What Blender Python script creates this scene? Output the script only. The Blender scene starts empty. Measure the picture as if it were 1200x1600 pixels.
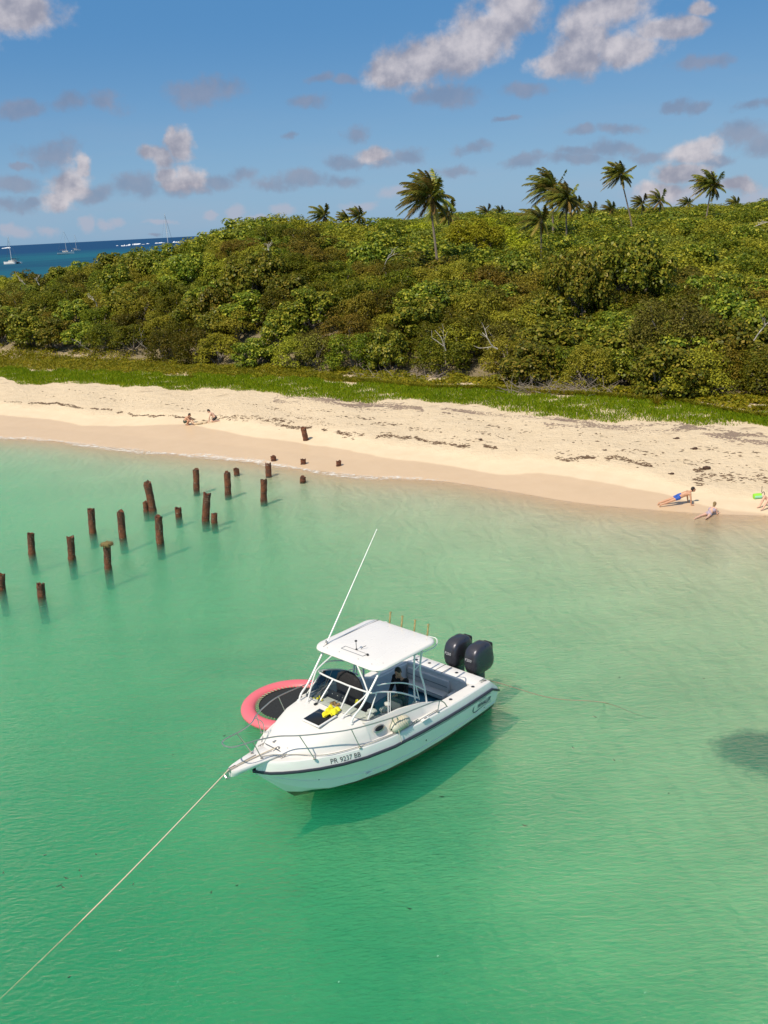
import bpy, math, random
import numpy as np
from mathutils import Vector, Matrix
D = bpy.data
SC = bpy.context.scene
COL = SC.collection
R = math.radians
rng = np.random.default_rng(7)

# ------------------------------------------------------------------ camera
F_PX, CAM_H = 1479.0, 12.6
PITCH, ROLL = R(16.774), R(2.937)
cam = D.objects.new('camera', D.cameras.new('camera')); COL.objects.link(cam)
cam.data.sensor_fit = 'VERTICAL'; cam.data.sensor_height = 24; cam.data.sensor_width = 18
cam.data.lens = F_PX / 1600 * 24
cam.data.clip_start = 0.5; cam.data.clip_end = 90000
cam.location = (0, 0, CAM_H)
cam.rotation_euler = (Matrix.Rotation(R(90) - PITCH, 3, 'X') @ Matrix.Rotation(-ROLL, 3, 'Z')).to_euler()
SC.camera = cam
SC.view_settings.view_transform = 'Standard'; SC.view_settings.look = 'None'
SC.view_settings.exposure = 0.0; SC.view_settings.gamma = 1.0
SC.cycles.max_bounces = 8; SC.cycles.transparent_max_bounces = 24
SC.cycles.diffuse_bounces = 3; SC.cycles.glossy_bounces = 3; SC.cycles.volume_bounces = 3
SC.cycles.use_denoising = True
SUN_EL = R(53); SUN_H = Vector((-.65, -.76, 0)).normalized()

def px_dir(px, py):
    a, b = px - 600, py - 800; c, s = math.cos(ROLL), math.sin(ROLL)
    u, v = c * a - s * b, s * a + c * b
    return Vector((u / F_PX, math.cos(PITCH) - v / F_PX * math.sin(PITCH), -math.sin(PITCH) - v / F_PX * math.cos(PITCH)))
def at(px, py, z=0.0):
    d = px_dir(px, py); t = (z - CAM_H) / d.z
    return Vector((d.x * t, d.y * t, z))
def at_far(px, py, Y):
    d = px_dir(px, py); t = Y / d.y
    return Vector((d.x * t, Y, CAM_H + d.z * t))

# ------------------------------------------------------------------ node helpers
class NT:
    def __init__(s, tree): s.t = tree; s.n = tree.nodes; s.l = tree.links
    def new(s, typ, ins=None, **kw):
        n = s.n.new(typ)
        for k, v in kw.items(): setattr(n, k, v)
        for k, v in (ins or {}).items():
            if isinstance(v, bpy.types.NodeSocket): s.l.new(v, n.inputs[k])
            else: n.inputs[k].default_value = v
        return n
    def math(s, op, a, b=0.0, c=0.0, clamp=False):
        n = s.new('ShaderNodeMath', {0: a, 1: b, 2: c}, operation=op); n.use_clamp = clamp; return n.outputs[0]
    def mix(s, f, a, b, blend='MIX'):
        n = s.new('ShaderNodeMix', data_type='RGBA', blend_type=blend)
        for i, v in ((0, f), (6, a), (7, b)):
            if isinstance(v, bpy.types.NodeSocket): s.l.new(v, n.inputs[i])
            else: n.inputs[i].default_value = v if i == 0 else (*v[:3], 1)
        return n.outputs[2]
    def noise(s, scale, vec=None, detail=4, rough=.55, out=0, dist=0):
        i = {'Scale': scale, 'Detail': detail, 'Roughness': rough, 'Distortion': dist}
        if vec is not None: i['Vector'] = vec
        return s.new('ShaderNodeTexNoise', i).outputs[out]
    def ramp(s, fac, stops):
        n = s.new('ShaderNodeValToRGB', {0: fac}); e = n.color_ramp.elements
        while len(e) < len(stops): e.new(.5)
        for el, (p, c) in zip(e, stops):
            el.position = p; el.color = (*c, 1) if len(c) == 3 else c
        return n.outputs[0]
    def rng(s, v, a, b, c=0., d=1., smooth=True):
        n = s.new('ShaderNodeMapRange', {0: v, 1: a, 2: b, 3: c, 4: d})
        n.interpolation_type = 'SMOOTHSTEP' if smooth else 'LINEAR'
        return n.outputs[0]

def mat(name):
    m = D.materials.new(name); m.use_nodes = True; m.node_tree.nodes.clear()
    t = NT(m.node_tree); o = t.new('ShaderNodeOutputMaterial'); return m, t, o
MATS = {}
def pbr(name, col, rough=.5, metal=0., spec=.5, var=.12, vscale=6., bump=0., bscale=40., coat=0.):
    """painted / plastic / metal surface with slight procedural wear"""
    if name in MATS: return MATS[name]
    m, t, o = mat(name)
    tc = t.new('ShaderNodeTexCoord').outputs['Object']
    n = t.noise(vscale, tc, 5, .6)
    dark = tuple(c * (1 - var) for c in col); lite = tuple(min(1, c * (1 + var * .5)) for c in col)
    c = t.mix(n, dark, lite)
    b = t.new('ShaderNodeBsdfPrincipled', {'Base Color': c, 'Metallic': metal, 'Specular IOR Level': spec, 'Coat Weight': coat})
    rr = t.rng(t.noise(vscale * 2.3, tc), .3, .7, max(0.02, rough * .8), min(1, rough * 1.2)); t.l.new(rr, b.inputs['Roughness'])
    if bump:
        bp = t.new('ShaderNodeBump', {'Strength': bump, 'Distance': .01, 'Height': t.noise(bscale, tc)})
        t.l.new(bp.outputs[0], b.inputs['Normal'])
    t.l.new(b.outputs[0], o.inputs[0]); MATS[name] = m
    return m
def leafmat(name, stops, trans=.35, rough=.45, hue_obj=.35):
    """leaves: each leaf its own tint, each plant a little different"""
    m, t, o = mat(name)
    g = t.new('ShaderNodeNewGeometry'); oi = t.new('ShaderNodeObjectInfo')
    pos = t.noise(.35, g.outputs['Position'], 3)
    f = t.math('ADD', t.math('MULTIPLY', g.outputs['Random Per Island'], .62), t.math('MULTIPLY', pos, .38))
    c = t.ramp(f, stops)
    hs = t.new('ShaderNodeHueSaturation', {'Color': c, 'Hue': t.rng(oi.outputs['Random'], 0, 1, .5 - .035 * hue_obj / .35, .5 + .03, False),
        'Value': t.rng(oi.outputs['Random'], 0, 1, .62, 1.38, False)})
    c = hs.outputs[0]
    d = t.new('ShaderNodeBsdfPrincipled', {'Base Color': c, 'Roughness': rough, 'Specular IOR Level': .18})
    tr = t.new('ShaderNodeBsdfTranslucent', {'Color': c})
    mx = t.new('ShaderNodeMixShader', {0: trans, 1: d.outputs[0], 2: tr.outputs[0]})
    t.l.new(mx.outputs[0], o.inputs[0]); return m

# ------------------------------------------------------------------ sky with clouds, sun
w = D.worlds.new('World'); SC.world = w; w.use_nodes = True
w.node_tree.nodes.clear(); T = NT(w.node_tree)
sky = T.new('ShaderNodeTexSky', sky_type='NISHITA', sun_disc=False, sun_elevation=SUN_EL,
            sun_rotation=math.atan2(SUN_H.x, SUN_H.y), altitude=50, air_density=1.0, dust_density=.35, ozone_density=3.0)
d = T.new('ShaderNodeTexCoord').outputs['Generated']
sep = T.new('ShaderNodeSeparateXYZ', {0: d})
az = T.math('ARCTAN2', sep.outputs[0], sep.outputs[1]); el = T.math('ARCSINE', sep.outputs[2])
p0 = T.new('ShaderNodeCombineXYZ', {0: az, 1: el}).outputs[0]
nz = T.noise(9, p0, 6, .62, out=1)
dis = T.new('ShaderNodeVectorMath', {0: nz, 1: (.5, .5, .5)}, operation='SUBTRACT').outputs[0]
dis = T.new('ShaderNodeVectorMath', {0: dis, 1: (.07, .045, 0)}, operation='MULTIPLY').outputs[0]
p1 = T.new('ShaderNodeVectorMath', {0: p0, 1: dis}, operation='ADD').outputs[0]
W_CL = [(25,18,66,30),(0,8,56,36),(612,116,38,22),(650,100,46,30),(700,84,44,30),(745,56,46,32),(795,14,48,30),(868,102,36,15),(900,84,42,26),(925,50,32,32),
        (958,14,50,28),(985,78,46,20),(1050,48,38,15),(1090,12,18,7),(103,280,30,26),(92,300,24,16),(122,255,14,14),(232,240,18,12),(258,246,20,14),(288,226,20,20),(270,214,12,12),
        (300,276,20,18),(266,272,15,12),(285,284,24,10),(1085,228,34,15),(1062,262,30,12),(1030,290,36,13),(1150,285,26,10),(580,242,26,10)]
F_CL = [(450,326,16,9),(375,331,15,11),(150,350,13,12),(75,354,20,9),(30,360,22,8),(182,350,15,8),(10,352,12,8),(330,335,10,6),(410,345,26,5),(250,352,18,5),(620,300,30,10),(1030,300,60,14),(1180,300,30,12),(560,318,20,7)]
G_CL = [(30,172,32,12),(95,165,26,13),(160,165,30,15),(315,146,54,17),(72,236,40,18),(15,278,32,12),(10,312,40,14),(48,305,14,8),(150,298,48,14),(215,292,46,18),(300,292,40,12),(340,283,28,13),(382,266,26,11),
        (430,282,34,13),(480,280,36,12),(530,282,26,10),(500,125,22,9),(480,165,30,11),(540,130,24,9),(555,208,26,13),(540,252,36,10),(590,248,36,13),(638,240,24,11),(740,228,32,9),(700,262,34,9),(665,155,20,10),(705,155,44,16),(815,146,34,11),
        (1100,103,42,10),(1058,166,20,7),(1092,164,22,8),(900,202,20,8),(962,200,32,8),(950,230,46,14),(900,240,26,10),(820,252,34,8),(900,252,46,9),(1010,238,34,9),(1160,208,36,16),(1195,222,26,14),(1180,168,26,7),(1120,245,26,7),
        (245,378,10,3),(590,355,20,4),(20,248,14,5),(455,218,10,5),(792,190,14,5)]
def blobs(lst, grow=1.0):
    acc = None
    for cx, cy, rx, ry in lst:
        v = px_dir(cx, cy).normalized(); a, e = math.atan2(v.x, v.y), math.asin(v.z)
        sx, sy = F_PX / (rx * grow * 1.12), F_PX / (ry * grow * 1.12)
        n = T.new('ShaderNodeVectorMath', {0: p1, 1: (sx, sy, 0), 2: (-a * sx, -e * sy, 0)}, operation='MULTIPLY_ADD')
        l = T.new('ShaderNodeVectorMath', {0: n.outputs[0]}, operation='LENGTH').outputs['Value']
        acc = l if acc is None else T.math('MINIMUM', acc, l)
    return acc
fw_ = blobs(W_CL); fg = blobs(G_CL); ff_ = blobs(F_CL)
puff = T.noise(38, p0, 7, .6)
puff2 = T.noise(13, p1, 5, .55)
dw = T.rng(T.math('ADD', T.math('SUBTRACT', 1.42, fw_), T.math('MULTIPLY', T.math('SUBTRACT', puff, .5), 1.5)), .10, .85)
dg = T.rng(T.math('ADD', T.math('SUBTRACT', 1.3, fg), T.math('MULTIPLY', T.math('SUBTRACT', puff, .5), 1.8)), .15, 1.0)
dg = T.math('MULTIPLY', dg, .62); dw = T.math('MULTIPLY', dw, .9)
# thin veil low over the horizon
veil = T.math('MULTIPLY', T.rng(el, .16, .0), T.rng(T.noise(5, T.new('ShaderNodeVectorMath', {0: p0, 1: (1, 5, 1)}, operation='MULTIPLY').outputs[0], 5), .42, .75), clamp=True)
pdn = T.new('ShaderNodeVectorMath', {0: p0, 1: (-.004, .012, 0)}, operation='ADD').outputs[0]
relief = T.math('MULTIPLY', T.math('SUBTRACT', T.noise(30, p0, 5, .55), T.noise(30, pdn, 5, .55)), 1.3)
lit = T.rng(T.math('ADD', T.math('ADD', puff2, T.math('MULTIPLY', puff, .35)), relief), .35, 1.05)
ccol = T.mix(lit, (3.4, 3.4, 4.2), (7.4, 6.9, 7.2))
gcol = T.mix(lit, (2.3, 2.7, 3.9), (3.3, 3.3, 4.2))
low = T.rng(el, .20, 0.02)
skc = T.mix(.75, sky.outputs[0], T.mix(low, (.70, 2.8, 6.1), (2.1, 4.4, 7.2)))
c = T.mix(T.math('MULTIPLY', veil, .22), skc, (4.6, 4.9, 6.0))
df_ = T.math('MULTIPLY', T.rng(T.math('ADD', T.math('SUBTRACT', 1.35, ff_), T.math('MULTIPLY', T.math('SUBTRACT', puff, .5), 2.0)), .1, .95), .5)
c = T.mix(df_, c, (5.6, 5.2, 6.0)); c = T.mix(dg, c, gcol); c = T.mix(dw, c, ccol)
# added out-of-frame cloud, whitens the upper sky to cut blue fill in shade
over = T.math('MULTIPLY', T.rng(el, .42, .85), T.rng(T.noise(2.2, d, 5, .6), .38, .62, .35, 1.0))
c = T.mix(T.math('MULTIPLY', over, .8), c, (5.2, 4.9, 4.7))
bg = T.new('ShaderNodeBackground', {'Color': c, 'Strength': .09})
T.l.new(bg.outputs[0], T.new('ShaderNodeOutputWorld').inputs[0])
sl = D.lights.new('sun', 'SUN'); sl.energy = 4.6; sl.angle = R(.53); sl.color = (1, .90, .76)
so = D.objects.new('sun', sl); COL.objects.link(so)
to_sun = Vector((SUN_H.x * math.cos(SUN_EL), SUN_H.y * math.cos(SUN_EL), math.sin(SUN_EL)))
so.rotation_euler = to_sun.to_track_quat('Z', 'Y').to_euler(); so.location = (-20, -20, 40)

# ------------------------------------------------------------------ mesh helpers
def tag(o, label=None, cat=None, group=None, kind=None):
    if label: o['label'] = label
    if cat: o['category'] = cat
    if group: o['group'] = group
    if kind: o['kind'] = kind
    return o
def empty(name, loc=(0, 0, 0), rz=0, label=None, cat=None, group=None):
    o = D.objects.new(name, None); COL.objects.link(o); o.location = loc; o.rotation_euler = (0, 0, rz); o.empty_display_size = .3
    return tag(o, label, cat, group)
def npmesh(name, V, Fq, smooth=False):
    """numpy verts (n,3), faces (m,k) -> mesh"""
    me = D.meshes.new(name); V = np.asarray(V, np.float32); Fq = np.asarray(Fq, np.int32)
    me.vertices.add(len(V)); me.vertices.foreach_set('co', V.ravel())
    k = Fq.shape[1]; me.loops.add(Fq.size); me.loops.foreach_set('vertex_index', Fq.ravel())
    me.polygons.add(len(Fq)); me.polygons.foreach_set('loop_start', np.arange(0, Fq.size, k, dtype=np.int32))
    me.polygons.foreach_set('loop_total', np.full(len(Fq), k, np.int32))
    if smooth: me.polygons.foreach_set('use_smooth', np.ones(len(Fq), bool))
    me.update(calc_edges=True); return me
def link(name, me, material, parent=None):
    o = D.objects.new(name, me); COL.objects.link(o)
    if material: 
        me.materials.clear(); me.materials.append(material)
    if parent: o.parent = parent
    return o
class MB:
    def __init__(s): s.v = []; s.f = []
    def add(s, vs, fs):
        b = len(s.v); s.v += [tuple(v) for v in vs]; s.f += [tuple(i + b for i in f) for f in fs]; return s
    def grid(s, rows, close=False, flip=False):
        n = len(rows[0]); fs = []
        for i in range(len(rows) - 1):
            for j in range(n if close else n - 1):
                k = (j + 1) % n; q = (i * n + j, i * n + k, (i + 1) * n + k, (i + 1) * n + j)
                fs.append(q[::-1] if flip else q)
        return s.add([p for r in rows for p in r], fs)
    def tube(s, path, rad, n=8, cap=True):
        P = [Vector(p) for p in path]
        rr = rad if isinstance(rad, (list, tuple)) else [rad] * len(P)
        up = None; rows = []
        for i, p in enumerate(P):
            t = (P[min(i + 1, len(P) - 1)] - P[max(i - 1, 0)]).normalized()
            if up is None: up = Vector((0, 0, 1)) if abs(t.z) < .9 else Vector((1, 0, 0))
            up = (up - t * up.dot(t)).normalized(); sd = t.cross(up)
            rows.append([p + (up * math.cos(a) + sd * math.sin(a)) * rr[i] for a in (2 * math.pi * k / n for k in range(n))])
        b = len(s.v); s.grid(rows, True)
        if cap:
            s.f.append(tuple(range(b, b + n))); e = b + (len(P) - 1) * n; s.f.append(tuple(range(e + n - 1, e - 1, -1)))
        return s
    def box(s, c, size, rot=None, bev=0.0):
        hx, hy, hz = (q / 2 for q in size); b = min(bev, hx * .9, hy * .9, hz * .9)
        if b <= 0:
            vs = [Vector((x * hx, y * hy, z * hz)) for x in (-1, 1) for y in (-1, 1) for z in (-1, 1)]
            fs = [(0, 1, 3, 2), (4, 6, 7, 5), (0, 4, 5, 1), (2, 3, 7, 6), (0, 2, 6, 4), (1, 5, 7, 3)]
        else:
            def ring(ix, iy, z):
                r = []
                for cx, cy, a0 in ((1, 1, 0), (-1, 1, 90), (-1, -1, 180), (1, -1, 270)):
                    for a in (0, 30, 60, 90):
                        r.append(Vector((cx * (hx - b) + (b - ix) * math.cos(R(a0 + a)), cy * (hy - b) + (b - iy) * math.sin(R(a0 + a)), z)))
                return r
            rows = [ring(b, b, -hz), ring(b * .3, b * .3, -hz + b * .3), ring(0, 0, -hz + b), ring(0, 0, hz - b), ring(b * .3, b * .3, hz - b * .3), ring(b, b, hz)]
            vs = [p for r in rows for p in r]; n = 16; fs = []
            for i in range(5):
                for j in range(n): fs.append((i * n + j, i * n + (j + 1) % n, (i + 1) * n + (j + 1) % n, (i + 1) * n + j))
            fs.append(tuple(range(n))[::-1]); fs.append(tuple(range(5 * n, 6 * n)))
        M = rot.to_matrix() if rot is not None and hasattr(rot, 'to_matrix') else (rot or Matrix.Identity(3))
        return s.add([M @ v + Vector(c) for v in vs], fs)
    def ball(s, c, r, nu=12, nv=8, rot=None):
        r = r if isinstance(r, (tuple, list)) else (r, r, r); rows = []
        M = rot or Matrix.Identity(3)
        for i in range(nv + 1):
            th = math.pi * i / nv
            rows.append([Vector(c) + M @ Vector((r[0] * math.sin(th) * math.cos(a), r[1] * math.sin(th) * math.sin(a), -r[2] * math.cos(th))) for a in (2 * math.pi * k / nu for k in range(nu))])
        return s.grid(rows, True)
    def build(s, name, material, parent=None, smooth=True, sharp=40, weld=False):
        me = D.meshes.new(name); me.from_pydata(s.v, [], s.f)
        import bmesh
        bm = bmesh.new(); bm.from_mesh(me)
        if weld: bmesh.ops.remove_doubles(bm, verts=bm.verts, dist=1e-4)
        bmesh.ops.dissolve_degenerate(bm, edges=bm.edges, dist=1e-5)
        bmesh.ops.recalc_face_normals(bm, faces=bm.faces); bm.to_mesh(me); bm.free()
        if smooth:
            me.shade_smooth()
            try: me.set_sharp_from_angle(angle=R(sharp))
            except Exception: pass
        return link(name, me, material, parent)
def curve3(pts, n=8):
    """Catmull-Rom through points"""
    P = [Vector(p) for p in pts]; P = [P[0] * 2 - P[1]] + P + [P[-1] * 2 - P[-2]]; out = []
    for i in range(1, len(P) - 2):
        for k in range(n):
            t = k / n; a, b, c, d_ = P[i - 1], P[i], P[i + 1], P[i + 2]
            out.append(.5 * ((2 * b) + (c - a) * t + (2 * a - 5 * b + 4 * c - d_) * t * t + (3 * b - a - 3 * c + d_) * t ** 3))
    out.append(P[-2]); return out
def text_mesh(s, size, extrude=.0, shear=0., bold=0.):
    cu = D.curves.new('txt', 'FONT'); cu.body = s; cu.size = size; cu.extrude = extrude; cu.shear = shear; cu.offset = bold; cu.resolution_u = 2
    o = D.objects.new('txt', cu); COL.objects.link(o); dg_ = bpy.context.evaluated_depsgraph_get()
    me = D.meshes.new_from_object(o.evaluated_get(dg_)); D.objects.remove(o); return me

# ------------------------------------------------------------------ the lie of the land
_sh = [at(x, y) for x, y in [(0,683),(100,690),(150,696),(240,706),(330,714),(400,722),(450,729),(540,741),(600,746),(700,752),(800,768),(900,786),(1000,795),(1100,803),(1200,806)]]
SX = np.array([-140, -60, -40] + [p.x for p in _sh] + [24, 40, 80, 200.]); SY = np.array([92, 80, 71.5] + [p.y for p in _sh] + [36.3, 33, 27, 15.])
_xx = np.linspace(-260, 320, 2321); _yy = np.interp(_xx, SX, SY)
_k = np.hanning(15); _k /= _k.sum(); _yy = np.convolve(np.pad(_yy, 7, 'edge'), _k, 'valid')
def ys(x): return np.interp(x, _xx, _yy)
def s_of(x, y): return (y - ys(x)) * .86
RT = np.array([-.6, -.40, -.33, -.28, -.20, -.155, -.115, -.065, -.03, .03, .09, .18, .28, .42, .7])
RY = np.array([120., 122, 126, 130, 133, 134, 134, 134, 140, 160, 180, 240, 260, 260, 260])
RZ = np.array([8.4, 8.7, 9.4, 10.4, 12.0, 13.0, 14.9, 14.3, 13.2, 13.2, 13.8, 13.2, 13.0, 13.0, 13.0])
DR = np.array([.12, .12, .12, .12, .12, .11, .09, .06, .03, 0, 0, 0, 0, 0, 0])
BUSH_H = 3.3
def wob(x, y): return np.sin(x * .31 + 1.3 * np.sin(y * .17)) * np.cos(y * .27 + x * .11) * .5 + .3 * np.sin(x * .83 + y * .57)
def canopy(x, y):
    yy = np.maximum(y, 20); t = x / yy
    Yr, zr, dr = np.interp(t, RT, RY), np.interp(t, RT, RZ), np.interp(t, RT, DR)
    Yf = ys(x) + 23 / .86; f = np.clip((y - Yf) / np.maximum(Yr - Yf, 8), 0, 1)
    c = 4.4 + (zr - 4.4) * (1 - np.exp(-2.0 * f)) / (1 - math.exp(-2.0))
    return c - np.maximum(y - Yr, 0) * dr + wob(x, y) * .7 * np.clip(f * 4, 0, 1)
def ground(x, y):
    x = np.asarray(x, float); y = np.asarray(y, float); s = s_of(x, y)
    k = np.interp(x, [-30, -8, 4, 16, 40], [1.35, 1.15, .80, .42, .36])
    sea = np.interp(s, [-70, -45, -36, -30, -26, -21, -15, -9, -5, -2, 0], [-4.4, -3.8, -3.0, -2.1, -1.35, -.95, -.70, -.42, -.22, -.08, 0]) * k
    beach = np.interp(s, [0, 2.5, 5, 8, 12, 17, 22], [0, .14, .38, .72, .98, 1.2, 1.35])
    z = np.where(s < 0, sea, beach)
    z = z + .05 * np.sin(x * .9 + s * .4) * np.clip(s / 8, 0, 1)
    rise = canopy(x, y) - BUSH_H - np.interp(x / np.maximum(y, 20), [-.40, -.30, -.2, -.13, .05], [1.2, 1.5, 1.9, 1.2, 1.1])
    z = np.where(s > 22, np.maximum(z + np.clip((s - 22) / 6, 0, 1) * np.maximum(rise - .3, -6), -1.5 + 0 * z), z)
    return z
def gz(x, y): return float(ground(x, y))
def on_ground(px, py, dz=0.0):
    z = 0.5
    for _ in range(30):
        p = at(px, py, z); z = .5 * z + .5 * (gz(p.x, p.y) + dz)
    return at(px, py, z)

def px_curve_s(pts):
    P = [on_ground(*p) for p in pts]; xs = np.array([p.x for p in P]); ss = np.array([s_of(p.x, p.y) for p in P]); o = np.argsort(xs)
    return xs[o], ss[o].astype(float)
WETX, WETS = px_curve_s([(0,648),(80,655),(130,665),(230,664),(300,663),(360,675),(400,684),(480,693),(530,700),(600,715),(700,727),(780,742),(840,738),(900,746),(980,760),(1040,772),(1100,790),(1150,799),(1200,803)])
GFX, GFS = px_curve_s([(0,588),(25,598),(100,600),(280,608),(400,613),(480,620),(600,628),(760,636),(850,650),(950,657),(1050,663),(1200,667)])
GBX, GBS = px_curve_s([(0,576),(200,583),(400,590),(500,594),(650,606),(800,612),(900,618),(1050,628),(1180,642),(1200,655)])

VFX, VFS = px_curve_s([(0,552),(130,556),(260,572),(400,580),(560,585),(680,590),(720,592),(770,606),(850,607),(960,617),(1050,630),(1200,630)])
# ---- terrain sheet in (x, s) rows
sl_ = np.concatenate([np.arange(-130, -60, 5), np.arange(-60, -8, .4), np.arange(-8, 24, .16), np.arange(24, 60, 1.0), np.arange(60, 180, 3), np.arange(180, 620, 12)])
xl = np.concatenate([np.arange(-260, -60, 5), np.arange(-60, 50, .45), np.arange(50, 320, 5)])
Xg, Sg = np.meshgrid(xl, sl_); Yg = ys(Xg) + Sg / .86
# lose the bends of the shore far inland
Zg = ground(Xg, Yg)
# small bank undercut below the grass and soft hollows in dry sand
Zg = Zg + np.where((Sg > 7) & (Sg < 22), .02 * np.sin(Xg * .7 + Sg * .9) * np.sin(Sg * .53 - Xg * .26), 0)
nr, nc = Xg.shape; idx = np.arange(nr * nc).reshape(nr, nc)
FQ = np.stack([idx[:-1, :-1], idx[:-1, 1:], idx[1:, 1:], idx[1:, :-1]], -1).reshape(-1, 4)
WD = np.zeros_like(Xg)
for cx, cy, rx, ry, am in ((1185, 1172, 78, 30, 1.0), (1195, 1212, 60, 14, .45), (40, 1585, 34, 24, .5), (1045, 1055, 26, 6, .42), (1010, 1112, 40, 4, .3), (-40, 1240, 90, 20, .4)):
    z_ = -1.0
    for _ in range(12): P_ = at(cx, cy, z_); z_ = gz(P_.x, P_.y)
    k_ = P_.y / 1479; dd = ((Xg - P_.x) / (rx * k_)) ** 2 + ((Yg - P_.y) / (ry * k_ * 2.2)) ** 2; WD = np.maximum(WD, am * np.exp(-dd * .9))
me = npmesh('ground', np.stack([Xg, Yg, Zg], -1).reshape(-1, 3), FQ, True)
def fattr(me, name, arr):
    a = me.attributes.new(name, 'FLOAT', 'POINT'); a.data.foreach_set('value', np.asarray(arr, np.float32).ravel())
fattr(me, 'wet', np.interp(Xg, WETX, WETS) - Sg)
fattr(me, 'inland', Sg - np.interp(Xg, GFX, GFS))
fattr(me, 'shore', Sg); fattr(me, 'weed', WD); fattr(me, 'front', Sg - np.interp(Xg, VFX, VFS))
m, t, o = mat('sand')
gp = t.new('ShaderNodeNewGeometry').outputs['Position']
A = lambda n: t.new('ShaderNodeAttribute', attribute_name=n).outputs['Fac']
wet = t.rng(t.math('ADD', A('wet'), t.math('MULTIPLY', t.math('SUBTRACT', t.noise(.8, gp, 4), .5), .5)), -.12, .2)
fine = t.noise(30, gp, 3); mid = t.noise(1.1, gp, 6, .6)
dry = t.mix(mid, (.66, .52, .34), (.80, .66, .47))
dry = t.mix(t.math('MULTIPLY', t.rng(fine, .35, .7), .25), dry, (.55, .42, .27))
wetc = t.mix(mid, (.61, .44, .27), (.68, .505, .325))
under = t.mix(t.rng(t.noise(.33, gp, 5, .6), .35, .65), (.62, .54, .39), (.70, .61, .45))
c = t.mix(wet, dry, wetc)
big = t.rng(t.noise(.16, t.new('ShaderNodeVectorMath', {0: gp, 1: (.6, 1.5, 1)}, operation='MULTIPLY').outputs[0], 6, .62, dist=.6), .40, .66)
under = t.mix(t.math('MULTIPLY', t.math('MULTIPLY', big, t.rng(A('shore'), -9, -20)), .55), under, (.30, .31, .20))
weed = t.rng(t.math('ADD', A('weed'), t.math('MULTIPLY', t.math('SUBTRACT', t.noise(3.5, gp, 6, .7), .5), .75)), .25, .62)
under = t.mix(t.math('MULTIPLY', weed, .9), under, (.055, .065, .05))
c = t.mix(t.rng(A('shore'), -.3, -3.5), c, under)
# litter and stained sand at the back of the beach and under the bushes
inl = A('inland')
lit_ = t.math('MULTIPLY', t.rng(inl, -4.5, .5), t.rng(t.noise(.8, t.new('ShaderNodeVectorMath', {0: gp, 1: (.6, 1.6, 1)}, operation='MULTIPLY').outputs[0], 7, .7), .56, .66))
c = t.mix(t.math('MULTIPLY', lit_, .75), c, (.26, .19, .13))
veg = t.rng(t.math('ADD', A('front'), t.math('MULTIPLY', t.math('SUBTRACT', t.noise(.7, gp, 5), .5), 3)), -.6, 1.2)
soil = t.mix(t.noise(2.2, gp, 6, .7), (.14, .11, .06), (.34, .28, .17))
c = t.mix(veg, c, soil)
h1 = t.noise(3.4, gp, 7, .68, dist=.3); dryf = t.math('SUBTRACT', 1.0, wet, clamp=True)
up_ = t.math('MULTIPLY', dryf, t.rng(A('wet'), -1.2, -3.5))
hh = t.math('MULTIPLY', t.math('ADD', h1, t.math('MULTIPLY', t.noise(1.1, gp, 3), .8)), t.math('ADD', t.math('MULTIPLY', up_, 1.7), .04))
seab = t.new('ShaderNodeTexWave', {'Vector': gp, 'Scale': .42, 'Distortion': 14, 'Detail': 4, 'Detail Scale': .8, 'Detail Roughness': .6}).outputs['Fac']
hh = t.math('ADD', hh, t.math('MULTIPLY', t.math('MULTIPLY', t.math('ADD', t.math('MULTIPLY', seab, .5), t.noise(3.2, t.new('ShaderNodeVectorMath', {0: gp, 1: (.45, 2.0, 1)}, operation='MULTIPLY').outputs[0], 5, .62, dist=.9)), t.rng(A('shore'), 0, -3)), .7))
bp = t.new('ShaderNodeBump', {'Strength': .55, 'Distance': .22, 'Height': hh})
b = t.new('ShaderNodeBsdfPrincipled', {'Base Color': c, 'Roughness': t.rng(wet, 0, 1, .95, .42), 'Specular IOR Level': t.rng(wet, 0, 1, .1, .35), 'Normal': bp.outputs[0]})
t.l.new(b.outputs[0], o.inputs[0])
g_ob = link('ground', me, m); tag(g_ob, kind='structure')

# ---- clear bay water: a closed body whose absorption tints the sand below
m, t, o = mat('bay_water')
gp = t.new('ShaderNodeNewGeometry').outputs['Position']
sq = t.new('ShaderNodeVectorMath', {0: gp, 1: (.8, 1.9, 1)}, operation='MULTIPLY').outputs[0]
hgt = t.math('ADD', t.math('MULTIPLY', t.noise(1.1, sq, 5, .6, dist=.6), .8), t.math('MULTIPLY', t.noise(6.5, sq, 5, .65, dist=.5), .7))
bp = t.new('ShaderNodeBump', {'Strength': .55, 'Distance': .18, 'Height': hgt})
fr = t.new('ShaderNodeFresnel', {'IOR': 1.33, 'Normal': bp.outputs[0]}).outputs[0]
gl = t.new('ShaderNodeBsdfGlossy', {'Roughness': .06, 'Color': (.9, .95, 1, 1), 'Normal': bp.outputs[0]})
tr = t.new('ShaderNodeBsdfTransparent', {'Color': (1, 1, 1, 1)})
mx = t.new('ShaderNodeMixShader', {0: fr, 1: tr.outputs[0], 2: gl.outputs[0]})
ab = t.new('ShaderNodeVolumeAbsorption', {'Color': (.03, .86, .55, 1), 'Density': .54})
sc_ = t.new('ShaderNodeVolumeScatter', {'Color': (.085, .655, .575, 1), 'Density': .62, 'Anisotropy': .3})
add_ = t.new('ShaderNodeAddShader', {0: ab.outputs[0], 1: sc_.outputs[0]})
t.l.new(mx.outputs[0], o.inputs[0]); t.l.new(add_.outputs[0], o.inputs['Volume'])
WATER = m
q = MB(); q.box((30, 19, -4.0), (580, 150, 8.0)); wo = q.build('water', m, smooth=False); tag(wo, kind='structure')

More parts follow.
